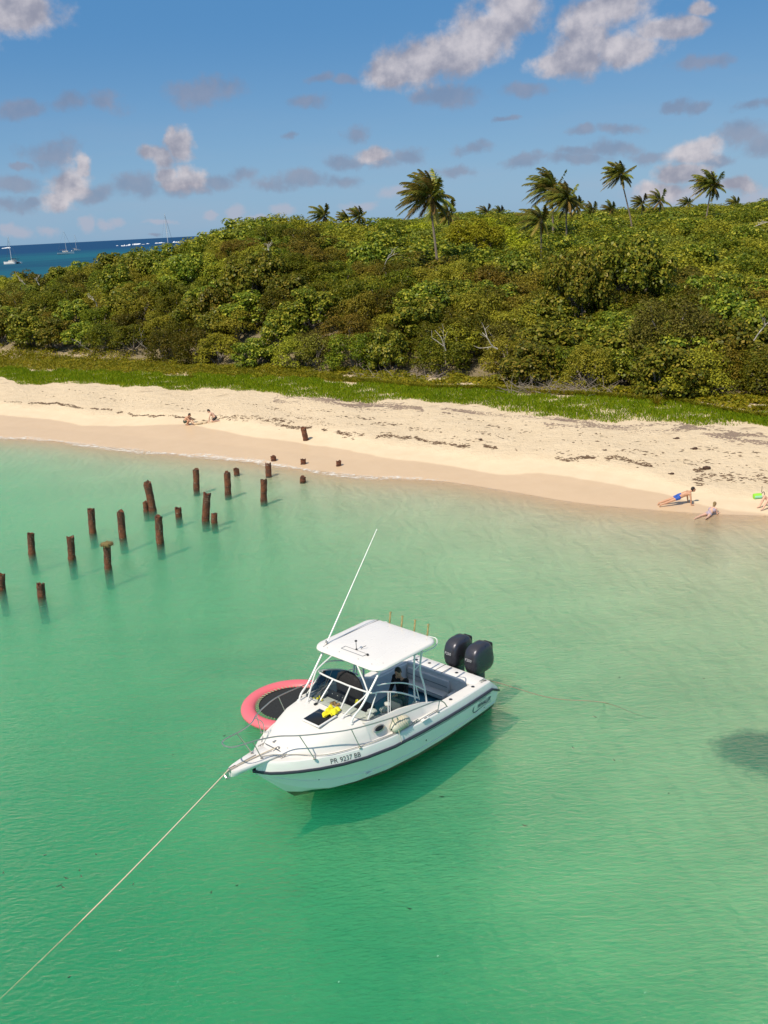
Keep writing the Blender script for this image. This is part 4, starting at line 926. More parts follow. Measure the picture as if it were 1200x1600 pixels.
for y, sz in ((-.42, .82), (.60, .5)):
    q = MB(); q.box((3.45, y, .62), (.5, sz * .9, .64), bev=.05); sb = q.build('helm_seat', GELD, boat)
    q = MB(); q.box((3.48, y, 1.00), (.50, sz, .16), bev=.07); q.build('seat_cushion', BLKF if y < 0 else GREYV, sb)
    if y < 0:
        q = MB(); rows = []
        for z, wy, wx in ((1.02, .40, .10), (1.25, .45, .14), (1.5, .46, .15), (1.75, .45, .14), (1.92, .37, .12), (2.02, .22, .08), (2.05, .03, .02)):
            rows.append([Vector((3.72 + wx * math.cos(a), y + wy * math.sin(a) * (1 + .04 * math.sin(5 * a + z * 7)), z)) for a in np.linspace(0, 2 * math.pi, 19)[:-1]])
        q.grid(rows, True); q.build('covered_backrest', BLKF, sb)
    else:
        q = MB(); q.box((3.2, y, 1.25), (.12, sz, .40), bev=.06); q.build('backrest', GREYV, sb)
# white bundled gear behind the side window
q = MB(); r = random.Random(3)
for k in range(7): q.ball((4.30 - .12 * k + r.uniform(-.05, .05), .78 + r.uniform(-.12, .16), 1.47 + r.uniform(-.02, .05)), (r.uniform(.08, .14), r.uniform(.06, .12), r.uniform(.04, .07)), 8, 6, Matrix.Rotation(r.uniform(0, 3), 3, 'Z'))
o = q.build('towel', VINYL); o.location = (0, 0, 0); o.matrix_world = Matrix.Translation((BX, BY, 0)) @ Matrix.Rotation(BYAW, 4, 'Z'); tag(o, 'crumpled white towel lying behind the port side window', 'towel')
def cloth(name, cx, cy, cz, sx, sy, mt, lab, seed, cat='cloth', rise=.08):
    n = 15; q = MB(); rows = []; r = random.Random(seed); ph = [r.uniform(0, 6) for _ in range(6)]
    for i in range(n):
        row = []
        for j in range(n):
            u, v = i / (n - 1) * 2 - 1, j / (n - 1) * 2 - 1
            e = 1 - .18 * math.sin(3 * math.atan2(v, u) + ph[0]) - .1 * math.sin(5 * math.atan2(v, u) + ph[1])
            z = .02 + rise * abs(math.sin(3.1 * u + ph[2] + 1.5 * math.sin(2.2 * v + ph[3]))) * abs(math.cos(2.6 * v + ph[4])) + .02 * math.sin(8 * u + 5 * v)
            row.append(Vector((u * sx * e, v * sy * e, z - .015 * (u * u + v * v))))
        rows.append(row)
    q.grid(rows); me_o = q.build(name, mt, sharp=180); sm = me_o.modifiers.new('thick', 'SOLIDIFY'); sm.thickness = .006
    me_o.location = bw(cx, cy, cz); me_o.rotation_euler = (0, 0, BYAW + r.uniform(-1, 1)); return tag(me_o, lab, cat)
cloth('yellow_towel', 5.04, .30, 1.725, .21, .15, YEL, 'crumpled bright yellow cloth lying on the corner of the deck hatch', 2)
cloth('yellow_towel', 4.42, -.86, 1.46, .12, .14, YEL, 'yellow cloth on the dash behind the windshield, starboard end', 5, rise=.05)
cloth('yellow_towel', 3.95, .1, 1.47, .06, .05, YEL, 'small scrap of yellow cloth at the middle of the dash', 7, rise=.05)
q = MB(); r = random.Random(8)
for k in range(9): q.ball((r.uniform(-.09, .09), r.uniform(-.09, .09), r.uniform(.02, .07)), (.05, .04, .035), 8, 6)
o = q.build('snack_bag', pbr('tan_bag', (.45, .26, .10), .6, var=.4, vscale=9)); o.location = bw(4.38, -.28, 1.45); tag(o, 'tan crumpled snack bag on the white dash', 'bag')
# hull writing and logo
INK = pbr('grey_ink', (.10, .09, .09), .5); DBL = pbr('dark_blue_ink', (.02, .03, .09), .4)
def wrap(s, size, x_start, f0, f1, name, mtl, sd=1, shear=0., bold=0., stretch=1.):
    me = text_mesh(s, 1.0, 0, shear, bold); xs__ = [v.co.x for v in me.vertices]; q = D.meshes.new(name)
    import bmesh
    bm = bmesh.new(); bm.from_mesh(me)
    bmesh.ops.triangulate(bm, faces=bm.faces)
    for v in bm.verts:
        x = x_start - v.co.x * size * stretch; f = f0 + (f1 - f0) * v.co.y / .72; p = hullpt(x, f, sd); v.co = p + Vector((0, sd * .007, .002))
    bm.to_mesh(q); bm.free(); return link(name, q, mtl, boat)
wrap('PR 9237 BB', .175, 5.86, 1.22, 1.72, 'registration_number', INK, stretch=.86)
me = wrap('WHALER', .165, .96, .55, .73, 'hull_lettering', DBL, shear=.25, bold=.02, stretch=.92)
me = wrap('BOSTON', .07, .90, .77, .83, 'hull_lettering', DBL, shear=.25, stretch=1.1)
q = MB()
def hp(x, f): return hullpt(x, f) + Vector((0, .010, 0))
q.tube([hp(x, f) for x, f in ((1.12, .74), (1.15, .66), (1.14, .56), (1.08, .47), (.98, .45), (.86, .48), (.6, .50), (.3, .50))], [.003, .009, .012, .011, .009, .006, .004, .003], 5)
q.build('hull_emblem', DBL, boat)
q = MB(); q.box((3.06, 1.47, 1.105), (.26, .10, .02), Matrix.Rotation(-.3, 3, 'X'), .008); o = q.build('fuel_plate', GEL, boat)
q = MB(); [q.box((3.0 + .035 * k, 1.475, 1.118), (.022, .03, .004), Matrix.Rotation(-.3, 3, 'X')) for k in range(3)]; q.build('plate_mark', INK, o)
q = MB(); q.ball(hullpt(3.0, .55) + Vector((0, .004, 0)), (.022, .012, .022), 8, 6); q.ball(hullpt(.55, .36) + Vector((0, .004, 0)), (.015, .01, .015), 8, 6); q.ball(hullpt(5.9, .35) + Vector((0, .004, 0)), (.02, .012, .012), 8, 6); q.build('through_hull', BLACK, boat)
# outboards
COWL = pbr('metallic_graphite', (.075, .075, .09), .34, .6, var=.12, coat=.25)
def outboard(y):
    root = empty('outboard_motor', (0, y, 0)); root.parent = boat
    q = MB(); rows = []
    # z, x front, x rear, half width
    for z, xf_, xr_, hw_ in ((.66, -.22, -.80, .17), (.70, -.15, -.90, .205), (.80, -.10, -.97, .235), (.95, -.07, -.98, .245), (1.12, -.07, -.96, .24), (1.26, -.10, -.93, .232), (1.36, -.155, -.88, .215), (1.43, -.24, -.82, .185), (1.475, -.34, -.74, .14), (1.49, -.45, -.64, .07)):
        cx, hl = (xf_ + xr_) / 2, (xf_ - xr_) / 2; rg = []
        for k in range(28):
            a = 2 * math.pi * k / 28; ca, sa = math.cos(a), math.sin(a); e = .46
            rg.append(Vector((cx + hl * math.copysign(abs(ca) ** (e * (.72 if ca > 0 else 1.1)), ca), hw_ * math.copysign(abs(sa) ** e, sa) * (1.06 - .12 * max(0, ca)), z)))
        rows.append(rg)
    q.grid(rows, True); q.add(rows[-1], [tuple(range(28))]); q.add(rows[0], [tuple(range(28))]); cw = q.build('cowling', COWL, root, sharp=60)
    q = MB(); q.tube([(-.13, .205, .93), (-.4, .249, .92), (-.7, .250, .955), (-.93, .215, 1.0)], .006, 5); q.tube([(-.13, -.205, .93), (-.4, -.249, .92), (-.7, -.250, .955), (-.93, -.215, 1.0)], .006, 5); q.build('side_trim', pbr('silver_trim', (.35, .36, .38), .3, .8), cw)
    me = text_mesh('F250', .115, .002, .15); o = link('engine_lettering', me, pbr('pale_ink', (.62, .62, .64), .5), cw)
    o.matrix_local = Matrix(((0, 0, 1, -.058), (1, 0, 0, -.13), (0, 1, 0, 1.09), (0, 0, 0, 1)))
    q = MB(); q.box((-.93, 0, 1.22), (.12, .30, .34), bev=.05); q.build('air_intake', BLACK, cw)
    q = MB(); q.box((-.50, 0, .40), (.34, .22, .62), bev=.06); q.box((-.52, 0, -.15), (.26, .10, .70), bev=.04); q.ball((-.55, 0, -.52), (.36, .08, .08), 12, 8); q.box((-.55, 0, -.68), (.22, .02, .22), Matrix.Rotation(.3, 3, 'Y')); q.box((-.62, 0, -.30), (.45, .24, .015)); q.build('lower_unit', COWL, root)
    q = MB(); q.box((-.12, 0, .48), (.26, .30, .34), bev=.03); q.tube([(-.1, -.28, .66), (-.1, .28, .66)], .02, 8); q.tube([(.0, .05, .62), (-.15, .08, .72), (-.26, .06, .70)], .03, 7); q.build('bracket', BLACK, root)
    q = MB()
    for k in range(3):
        a = k * 2.094; c = Vector((-.93, math.cos(a) * .1, -.52 + math.sin(a) * .1)); q.ball(c, (.02, .11, .06), 10, 6, Matrix.Rotation(a, 3, 'X') @ Matrix.Rotation(.5, 3, 'Y'))
    q.ball((-.9, 0, -.52), (.09, .05, .05), 8, 6); q.build('propeller', STEEL, root)
outboard(-.36); outboard(.36)

# fender lashed on the side deck, its cord, ropes
q = MB(); rows = []
for u, r_ in ((-.33, .02), (-.31, .06), (-.26, .115), (-.15, .135), (.15, .135), (.26, .115), (.31, .06), (.33, .02)): rows.append([Vector((u, r_ * math.cos(a), r_ * math.sin(a))) for a in np.linspace(0, 2 * math.pi, 17)[:-1]])
q.grid(rows, True); fo = q.build('fender', pbr('cream_vinyl', (.62, .58, .46), .5, var=.1), sharp=60)
fo.matrix_world = Matrix.Translation(bw(3.82, 1.36, 1.27)) @ Matrix.Rotation(BYAW + .06, 4, 'Z'); tag(fo, 'cream boat fender lashed with cord on the port side deck', 'fender')
q = MB(); r = random.Random(2)
for k in range(5): x = 3.70 + .07 * k; q.tube([Vector((x + .03 * math.sin(a * 2), 1.36 + .145 * math.cos(a), 1.27 + .145 * math.sin(a))) for a in np.linspace(0, 2 * math.pi, 17)], .009, 5)
q.tube(curve3([(4.0, 1.43, 1.58), (3.96, 1.42, 1.4), (4.02, 1.5, 1.2), (4.0, 1.535, 1.0), (4.0, 1.55, .93)], 4), .009, 5); q.tube(curve3([(4.0, 1.43, 1.57), (3.9, 1.4, 1.42), (3.84, 1.44, 1.38)], 3), .009, 5); q.tube(curve3([(4.12, 1.43, 1.58), (4.2, 1.38, 1.3), (4.05, 1.36, 1.20), (4.0, 1.4, 1.36)], 3), .009, 5)
o = q.build('cream_cord', pbr('cream_cord', (.60, .56, .42), .8)); o.matrix_world = Matrix.Translation((BX, BY, 0)) @ Matrix.Rotation(BYAW, 4, 'Z'); tag(o, 'loops of cream cord tying the fender to the rail', 'cord')
ROPE = pbr('pale_rope', (.66, .55, .40), .85, var=.2, vscale=30)
q = MB(); a = bw(6.6, .1, 1.46); b_ = bw(7.86, 0, 1.47); e = bw(17.0, .04, -1.6)
mid_ = [b_.lerp(e, k / 14) - Vector((0, 0, .22 * math.sin(math.pi * k / 14))) for k in range(15)]
q.tube([a, bw(7.2, .03, 1.46)] + mid_, .0145, 6); tag(q.build('anchor_rope', ROPE), 'long pale anchor rope running from the bow to the lower left', 'rope')
q = MB(); e1 = bw(.56, 1.3, 1.08); e2 = bw(.02, 1.36, .82); s1 = Vector((5.69, 22.91, .0)); s2 = Vector((7.0, 22.95, -.55)); s3 = Vector((8.8, 22.9, gz(8.8, 22.9) - .02))
q.tube(curve3([e1, e2, e2.lerp(s1, .5) - Vector((0, 0, .16)), s1, s2, s3], 8), .011, 6); tag(q.build('stern_rope', pbr('wet_rope', (.34, .25, .17), .8)), 'thin brown stern rope dropping into the water right of the boat', 'rope')
q = MB(); q.tube(curve3([bw(7.05, .12, 1.46), bw(6.8, .3, 1.45), bw(6.4, .55, 1.36), bw(5.9, 1.02, 1.30), bw(5.0, 1.30, 1.22), bw(4.4, 1.40, 1.17), bw(3.9, 1.44, 1.15), bw(3.3, 1.44, 1.13), bw(2.5, 1.40, 1.09)], 6), .009, 5); tag(q.build('deck_line', pbr('grey_cord', (.35, .32, .27), .8)), 'thin grey line laid along the port side deck from the bow', 'line')

# floating trampoline
tc = at(456, 1099, .15); tr_ = empty('water_trampoline', (tc.x, tc.y, 0), 0, 'round inflatable water trampoline with pink ring and black mat beside the bow', 'trampoline')
q = MB(); Rm, rt = 1.20, .205
rows = [[Vector(((Rm + rt * math.cos(b_)) * math.cos(a), (Rm + rt * math.cos(b_)) * math.sin(a), .11 + rt * math.sin(b_) * .62)) for b_ in np.linspace(0, 2 * math.pi, 17)[:-1]] for a in np.linspace(0, 2 * math.pi, 65)]
q.grid(rows, True); q.build('inflatable_ring', pbr('pink_pvc', (.80, .16, .19), .42, var=.1, vscale=2), tr_)
q = MB(); q.tube([(.90 * math.cos(a), .90 * math.sin(a), .17) for a in np.linspace(0, 2 * math.pi, 49)], .012, 6); rows = [[Vector((r_ * math.cos(a), r_ * math.sin(a), .165 - .05 * (1 - (r_ / .9) ** 2))) for a in np.linspace(0, 2 * math.pi, 49)] for r_ in (.90, .6, .3, .01)]
q.grid(rows); q.build('jumping_mat', pbr('black_mesh', (.02, .021, .02), .8, var=.2, vscale=12), tr_)
q = MB()
for k in range(56):
    a = 2 * math.pi * k / 56; p, p2 = .905, 1.01; q.tube([(p * math.cos(a), p * math.sin(a), .17), (p2 * math.cos(a + .04), p2 * math.sin(a + .04), .17)], .014, 4)
o = q.build('springs', pbr('green_webbing', (.35, .36, .22), .7), tr_); o['kind'] = 'stuff'

# ------------------------------------------------------------------ pier stumps
m, t, o = mat('rusted_pile')
gp = t.new('ShaderNodeTexCoord').outputs['Object']; z = t.new('ShaderNodeSeparateXYZ', {0: gp}).outputs[2]
n1 = t.noise(4.5, gp, 6, .65); n2 = t.noise(16, gp, 4)
c = t.ramp(n1, [(.3, (.025, .014, .010)), (.47, (.11, .036, .015)), (.6, (.26, .075, .025)), (.78, (.15, .08, .045))])
c = t.mix(t.math('MULTIPLY', n2, .4), c, (.05, .028, .02))
c = t.mix(t.math('MULTIPLY', t.rng(n2, .60, .68), .7), c, (.42, .36, .26))
oi_ = t.new('ShaderNodeObjectInfo').outputs['Random']
c = t.mix(t.math('MULTIPLY', t.math('MULTIPLY', oi_, t.rng(n1, .45, .7)), .35), c, (.035, .022, .016))
c = t.mix(t.rng(t.math('ADD', z, t.math('MULTIPLY', n1, .3)), .32, .12), c, (.022, .026, .014))
bp = t.new('ShaderNodeBump', {'Strength': .9, 'Distance': .04, 'Height': n2})
b = t.new('ShaderNodeBsdfPrincipled', {'Base Color': c, 'Roughness': .85, 'Normal': bp.outputs[0]}); t.l.new(b.outputs[0], o.inputs[0]); RUST = m
def pile(i, bx, by, tx, ty, wpx, lab, onland=False):
    r = random.Random(300 + i); base = on_ground(bx, by) if onland else at(bx, by, 0); Yd = base.y
    top = at_far(tx, ty, Yd + .02); rad = wpx / 2 * Yd / 1479
    g = gz(base.x, base.y) - .25
    o0 = Vector((base.x, base.y, g if not onland else g)); ax = Vector((top.x - base.x, 0, top.z - base.z)); L = ax.length
    q = MB(); rows = []; nn = 16; H0 = base.z - g; ph = [r.uniform(0, 6) for _ in range(4)]
    lv = [-H0] + [L * k / 8 for k in range(9)]
    for j, h in enumerate(lv):
        k_ = h / L; c = Vector((ax.x * max(k_, 0), r.uniform(-.01, .01), H0 + h if h > 0 else (H0 + h)))
        if h > 0: c.z = H0 + ax.z * k_
        rr_ = rad * (.96 + .03 * math.sin(j * 1.7 + ph[0])) * (1.05 if h <= 0 else 1)
        row = [c + Vector((rr_ * (1 + .06 * math.sin(3 * a + ph[1] + h * 3) + r.uniform(-.05, .05)) * math.cos(a), rr_ * (1 + .06 * math.sin(2 * a + ph[2]) + r.uniform(-.05, .05)) * math.sin(a), (rad * .22 * math.sin(a * 2 + ph[3]) + r.uniform(-.25, .25) * rad) if j == len(lv) - 1 else 0)) for a in (2 * math.pi * k / nn for k in range(nn))]
        rows.append(row)
    ct = rows[-1]; cc = sum(ct, Vector()) / nn
    rows.append([cc + (p - cc) * .72 + Vector((0, 0, -.01)) for p in ct]); rows.append([cc + (p - cc) * .5 + Vector((0, 0, -rad * .9)) for p in ct]); rows.append([cc + (p - cc) * .01 + Vector((0, 0, -rad)) for p in ct])
    q.grid(rows, True); ob = q.build('pier_pile', RUST, sharp=50); ob.location = o0
    tag(ob, lab, 'pile', 'rusty stumps of an old pier'); return ob, top
PL = [(3,920,3,897,12,'rusty pile cut by the left edge of the photo'), (65,931,63,912,14,'short lone stump nearest the camera, bottom left of the group'), (50,864,48,834,12,'leftmost full pile, pale streaked, above the lone stump'),
 (112,872,110,838,12.5,'pile between the leftmost full one and the grass-topped one'), (169,886,167,850,12.5,'pile crowned by a tuft of dry grass'), (145,831,142,795,12,'pile behind and left of the grass-topped one'),
 (192,839,188,799,12.5,'slightly tilted pile behind and right of the grass-topped one'), (250,848,248,807,13,'tall pile closest to the open water, right end of the front row'), (238,796,230,753,13,'tall pile leaning left with a small stump at its foot'),
 (228,797,227,784,9,'small stump at the foot of the left-leaning tall pile'), (279,806,278,793,11,'low stump between the left-leaning pile and the thick dark one'), (321,812,324,771,13,'thick dark pile leaning right beside a low stump'),
 (335,815,335,802,10.5,'low stump right beside the thick dark pile'), (307,765,306,733,10.5,'upright pile with orange rust, left of the back row'), (356,771,355,738,11,'upright pile in the middle of the back row'),
 (370,740,369,732,9.5,'tiny stump in the shallows left of the two right piles'), (412,781,412,749,11,'orange streaked pile in front of the two right piles'), (420,743,419,724,10,'shorter pile at the edge of the wash'), ]
for i, (a, b_, c, d_, wp, lab) in enumerate(PL): ob, tp = pile(i, a, b_, c, d_, wp, lab)
for i, (a, b_, c, d_, wp, lab) in enumerate([(473,752,473,745,10,'tiny stump in the water just off the wash line')]): pile(40 + i, a, b_, c, d_, wp, lab)
for i, (a, b_, c, d_, wp, lab) in enumerate([(428,720,427,713,9,'tiny stump at the wet sand edge above the shorter pile'), (474,725,474,717,9,'tiny stump on wet sand below the leaning post'), (529,728,529,720,8.5,'rightmost tiny stump on the wet sand'), (478,688,474,668,9,'short dark post leaning left on the dry beach')]): pile(50 + i, a, b_, c, d_, wp, lab, True)
tp = at_far(167, 851, at(169, 886).y); q = MB(); r = random.Random(5)
q.ball((0, 0, .02), (.26, .24, .10), 12, 8)
for k in range(260):
    a = r.uniform(0, 6.28); d = Vector((math.cos(a), math.sin(a), r.uniform(-.5, .8))).normalized(); p = Vector((d.x * .22, d.y * .2, .03 + d.z * .07)); e = p + d * r.uniform(.05, .14) + Vector((0, 0, -.03)); sd = Vector((-math.sin(a), math.cos(a), 0)) * .015
    q.add([p - sd, p + sd, e], [(0, 1, 2)])
ob = q.build('dry_tuft', pbr('dry_moss', (.20, .15, .05), .95, var=.4, vscale=12), smooth=False); ob.location = tp; tag(ob, 'mop of dry brown grass growing on top of one pile', 'tuft')

# ------------------------------------------------------------------ people
SKIN = pbr('tanned_skin', (.56, .30, .18), .55, var=.08); SKL = pbr('fair_skin', (.68, .42, .30), .55, var=.08)
HAIRD = pbr('dark_hair', (.02, .012, .008), .6, var=.3, vscale=30); HAIRB = pbr('blond_hair', (.30, .20, .09), .6, var=.4, vscale=30)
EYE = pbr('eye', (.02, .015, .012), .3)
def cap(q, a, b, ra, rb, n=12):
    a, b = Vector(a), Vector(b); ax = (b - a); L = ax.length
    if L < 1e-5: q.ball(a, ra); return
    t_ = ax / L; up = Vector((0, 0, 1)) if abs(t_.z) < .9 else Vector((1, 0, 0)); up = (up - t_ * up.dot(t_)).normalized(); sd = t_.cross(up); rows = []
    for k in range(9):
        if k <= 4: th = math.pi / 2 * (1 - k / 4); c = a - t_ * ra * math.sin(th); rr_ = max(ra * math.cos(th), ra * .02)
        else: th = math.pi / 2 * ((k - 4) / 4); c = b + t_ * rb * math.sin(th); rr_ = max(rb * math.cos(th), rb * .02)
        rows.append([c + (up * math.cos(x) + sd * math.sin(x)) * rr_ for x in (2 * math.pi * j / n for j in range(n))])
    rows.insert(5, [b + (up * math.cos(x) + sd * math.sin(x)) * rb for x in (2 * math.pi * j / n for j in range(n))])
    b0 = len(q.v); q.grid(rows, True); q.f.append(tuple(range(b0, b0 + n))[::-1]); e = b0 + 9 * n; q.f.append(tuple(range(e, e + n)))
def remesh(q, name, mt, parent, vox=.009, smooth=3):
    ob = q.build(name, mt, None, smooth=False); mo = ob.modifiers.new('r', 'REMESH'); mo.mode = 'VOXEL'; mo.voxel_size = vox; mo.use_smooth_shade = True
    ms = ob.modifiers.new('s', 'SMOOTH'); ms.iterations = smooth; ms.factor = .5
    dg_ = bpy.context.evaluated_depsgraph_get(); me = D.meshes.new_from_object(ob.evaluated_get(dg_)); D.objects.remove(ob); me.materials.clear(); me.materials.append(mt)
    me.shade_smooth(); o = D.objects.new(name, me); COL.objects.link(o); o.parent = parent; return o
def person(P, fwd, J, label, skin, hair, sc=1.0, trunks=None, top=None, shirt=None, pants=None, longhair=False, look=None, fem=False, group=None):
    """J: joints as (forward, left, up) metres; paired joints given once and mirrored unless *_r is present"""
    root = empty('person', P, math.atan2(fwd[1], fwd[0]), label, 'person', group); root.scale = (sc, sc, sc)
    g = lambda n, s=1: Vector((J[n + '_r'] if s < 0 and n + '_r' in J else (J[n][0], J[n][1] * s, J[n][2])))
    q = MB(); pel, ch, nk, hd = (g(n) for n in ('pelvis', 'chest', 'neck', 'head'))
    wsd = .035 if not fem else .03
    for s in (1, -1):
        hp_, kn, an, to = g('hip', s), g('knee', s), g('ankle', s), g('toe', s); sh, elb, wr = g('shoulder', s), g('elbow', s), g('wrist', s)
        cap(q, hp_, kn, .085, .055); cap(q, kn, kn.lerp(an, .35), .052, .056); cap(q, kn.lerp(an, .35), an, .056, .034); cap(q, an, to, .038, .026); cap(q, an + (an - to) * .2, an, .032, .036)
        cap(q, pel, hp_, .11, .09); cap(q, ch, sh, .10, .062); cap(q, sh, elb, .052, .038); cap(q, elb, wr, .040, .026); cap(q, ch, pel.lerp(hp_, .6), .105, .10)
        cap(q, nk.lerp(ch, .3), sh, .05, .05)
        d = (wr - elb).normalized(); hd_ = g('hand', s) if 'hand' in J else d
        hd_ = Vector(hd_).normalized(); side = hd_.cross(Vector((0, 0, 1))); side = side.normalized() if side.length > .1 else Vector((0, 1, 0)); dn = side.cross(hd_)
        if dn.z > 0: dn = -dn
        pc = wr + hd_ * .085
        cap(q, wr, pc, .024, .026)
        for k, (o_, ln) in enumerate(((-.027, .075), (-.009, .085), (.009, .08), (.027, .062))):
            cap(q, wr + hd_ * .03 + side * o_ * .6, pc + side * o_, .017, .014)
            p1 = pc + side * o_ + hd_ * ln * .5 + dn * .006; p2 = pc + side * o_ * 1.15 + hd_ * ln * .92 + dn * .022
            cap(q, pc + side * o_, p1, .0105, .0095, 8); cap(q, p1, p2, .0095, .008, 8)
        th = wr + hd_ * .03 - side * .03 * s; cap(q, wr + hd_ * .02, th, .016, .013, 8); cap(q, th, th + hd_ * .045 - side * .022 * s, .012, .009, 8)
    cap(q, pel, ch, .105, .125); cap(q, ch, nk, .10, .055); cap(q, nk, hd, .052, .06)
    lk = Vector(look or ((hd - nk).normalized() * .3 + Vector((1, 0, -.2)))).normalized(); upv = (hd - nk).normalized(); upv = (upv - lk * upv.dot(lk)).normalized(); lf = upv.cross(lk)
    M = Matrix((lk, lf, upv)).transposed()
    q.ball(hd, (.092, .074, .112), 16, 12, M); q.ball(hd + M @ Vector((.03, 0, -.06)), (.062, .052, .055), 12, 8, M); q.ball(hd + M @ Vector((.097, 0, -.02)), (.02, .014, .026), 8, 6, M); q.ball(hd + M @ Vector((.078, 0, -.062)), (.016, .026, .01), 8, 6, M)
    for s in (1, -1): q.ball(hd + M @ Vector((-.005, s * .076, -.01)), (.018, .01, .03), 8, 6, M)
    bd = remesh(q, 'body', skin, root)
    q = MB()
    for s in (1, -1): q.ball(hd + M @ Vector((.084, s * .031, .012)), (.010, .014, .008), 8, 6, M)
    q.build('eyes', EYE, root)
    q = MB(); q.ball(hd + M @ Vector((-.018, 0, .026)), (.094, .084, .105), 16, 12, M); q.ball(hd + M @ Vector((-.05, 0, -.03)), (.058, .07, .07), 12, 8, M)
    if longhair: cap(q, hd + M @ Vector((-.06, 0, .0)), nk + Vector((-.05, 0, -.06)), .062, .04); q.ball(hd + M @ Vector((-.07, 0, .09)), .045)
    remesh(q, 'hair', hair, root, .011, 2)
    def cover(nm, mt, frac, extra, torso=False, arms=0.):
        q = MB()
        for s in (1, -1):
            hp_, kn, an = g('hip', s), g('knee', s), g('ankle', s)
            cap(q, hp_, hp_.lerp(kn, min(frac, 1)), .085 + extra, .085 + extra - .03 * min(frac, 1)); cap(q, pel, hp_, .11 + extra, .09 + extra)
        cap(q, pel, pel.lerp(ch, .3), .105 + extra, .106 + extra); return remesh(q, nm, mt, root, .012, 2)
    if trunks: cover('swim_trunks', trunks[0], trunks[1], .012)
    if pants: cover('shorts', pants, .75, .018)
    if top:
        q = MB(); cap(q, ch + Vector((0, -.1, 0)), ch + Vector((0, .1, 0)), .112, .112); remesh(q, 'bikini_top', top, root, .012, 2)
    if shirt:
        q = MB(); cap(q, pel, ch, .125, .14); cap(q, ch, nk.lerp(ch, .25), .118, .07)
        for s in (1, -1):
            sh, elb, wr = g('shoulder', s), g('elbow', s), g('wrist', s); cap(q, ch, sh, .112, .075); cap(q, sh, elb, .068, .052); cap(q, elb, elb.lerp(wr, .8), .052, .038)
        remesh(q, 'shirt', shirt, root, .012, 3)
    return root
f_ = on_ground(1030, 791); h_ = on_ground(1081, 787); fw = (h_ - f_).normalized()
BLUE = pbr('blue_trunks', (.02, .09, .42), .7, var=.3, vscale=14)
person(f_, fw, dict(toe=(-.02, .13, .03), ankle=(.03, .14, .11), knee=(.44, .13, .24), hip=(.83, .10, .38), pelvis=(.86, 0, .42), chest=(1.17, 0, .52), neck=(1.37, 0, .61), head=(1.50, 0, .70), shoulder=(1.30, .19, .56), elbow=(1.33, .24, .31), wrist=(1.36, .22, .06), hand=(1, .1, -.12)),
       'tanned man doing a push-up at the waterline in blue swim trunks', SKIN, HAIRD, 1.0, trunks=(BLUE, .3), look=(1, 0, .05))
P_ = on_ground(1107, 806); fd = Vector((.80, .60)).normalized(); 
person((P_.x, P_.y, max(P_.z, -.05)), fd, dict(toe=(-.93, .16, .03), ankle=(-.80, .15, .05), knee=(-.40, .15, .07), toe_r=(-.70, -.30, .10), ankle_r=(-.60, -.28, .08), knee_r=(-.34, -.20, .06), hip=(0, .09, .10), pelvis=(.02, 0, .14), chest=(.30, 0, .25), neck=(.43, 0, .38), head=(.50, 0, .52), shoulder=(.38, .15, .31), elbow=(.45, .20, .05), wrist=(.68, .12, .04), hand=(1, 0, -.1)),
       'fair girl in a striped bikini lying on her elbows in the shallows', SKL, HAIRB, .86, trunks=(pbr('pale_swimsuit', (.45, .36, .42), .7, var=.5, vscale=20), .12), top=pbr('pale_swimsuit', (.45, .36, .42)), longhair=True, fem=True, look=(1, 0, .1))
P_ = on_ground(1207, 792)
person(P_, (-.93, -.36), dict(toe=(.80, .16, .03), ankle=(.68, .15, .07), knee=(.42, .16, .46), toe_r=(.66, -.2, .03), ankle_r=(.55, -.18, .07), knee_r=(.34, -.14, .50), hip=(.02, .09, .11), pelvis=(0, 0, .13), chest=(-.12, 0, .42), neck=(-.14, 0, .63), head=(-.10, 0, .78), shoulder=(-.12, .17, .56), elbow=(-.2, .24, .32), wrist=(-.22, .27, .06), hand=(-1, .2, -.15)),
       'person cut by the right edge, sitting on the sand with knees raised', SKL, HAIRD, 1.0, trunks=(pbr('dark_swimsuit', (.03, .03, .035), .7), .15), look=(1, 0, -.1))
KID = dict(toe=(.16, .11, .02), ankle=(.02, .11, .06), knee=(.24, .14, .36), hip=(-.10, .07, .22), pelvis=(-.12, 0, .25), chest=(.05, 0, .46), neck=(.17, 0, .58), head=(.27, 0, .68), shoulder=(.13, .13, .52), elbow=(.30, .16, .34), wrist=(.46, .12, .14), hand=(.8, 0, -.5))
person(on_ground(292, 664), (.97, -.2), KID, 'child squatting on the sand with green and black shorts, digging', SKIN, HAIRD, 1.0, trunks=(pbr('green_black_shorts', (.05, .07, .05), .8, var=.6, vscale=14), .5), look=(1, 0, -.5))
person(on_ground(334, 659), (-.98, -.1), dict(KID, toe=(-.42, .10, .03), ankle=(-.30, .10, .06), knee=(.12, .13, .07), hip=(-.12, .08, .26), pelvis=(-.13, 0, .29), chest=(.06, 0, .52), neck=(.18, 0, .66), head=(.28, 0, .76), shoulder=(.14, .14, .58), elbow=(.26, .18, .34), wrist=(.30, .15, .08), hand=(.8, 0, -.4)),
       'child kneeling with hands in the sand, dark shorts, facing the other child', SKL, HAIRD, 1.0, trunks=(pbr('dark_shorts', (.025, .02, .02), .8), .6), look=(1, 0, -.7))
q = MB(); r = random.Random(3)
for k in range(14): a = k / 14 * 6.28; q.ball((.42 * math.cos(a) + r.uniform(-.06, .06), .28 * math.sin(a), r.uniform(.0, .06)), (r.uniform(.1, .2), r.uniform(.08, .16), r.uniform(.03, .08)), 8, 6)
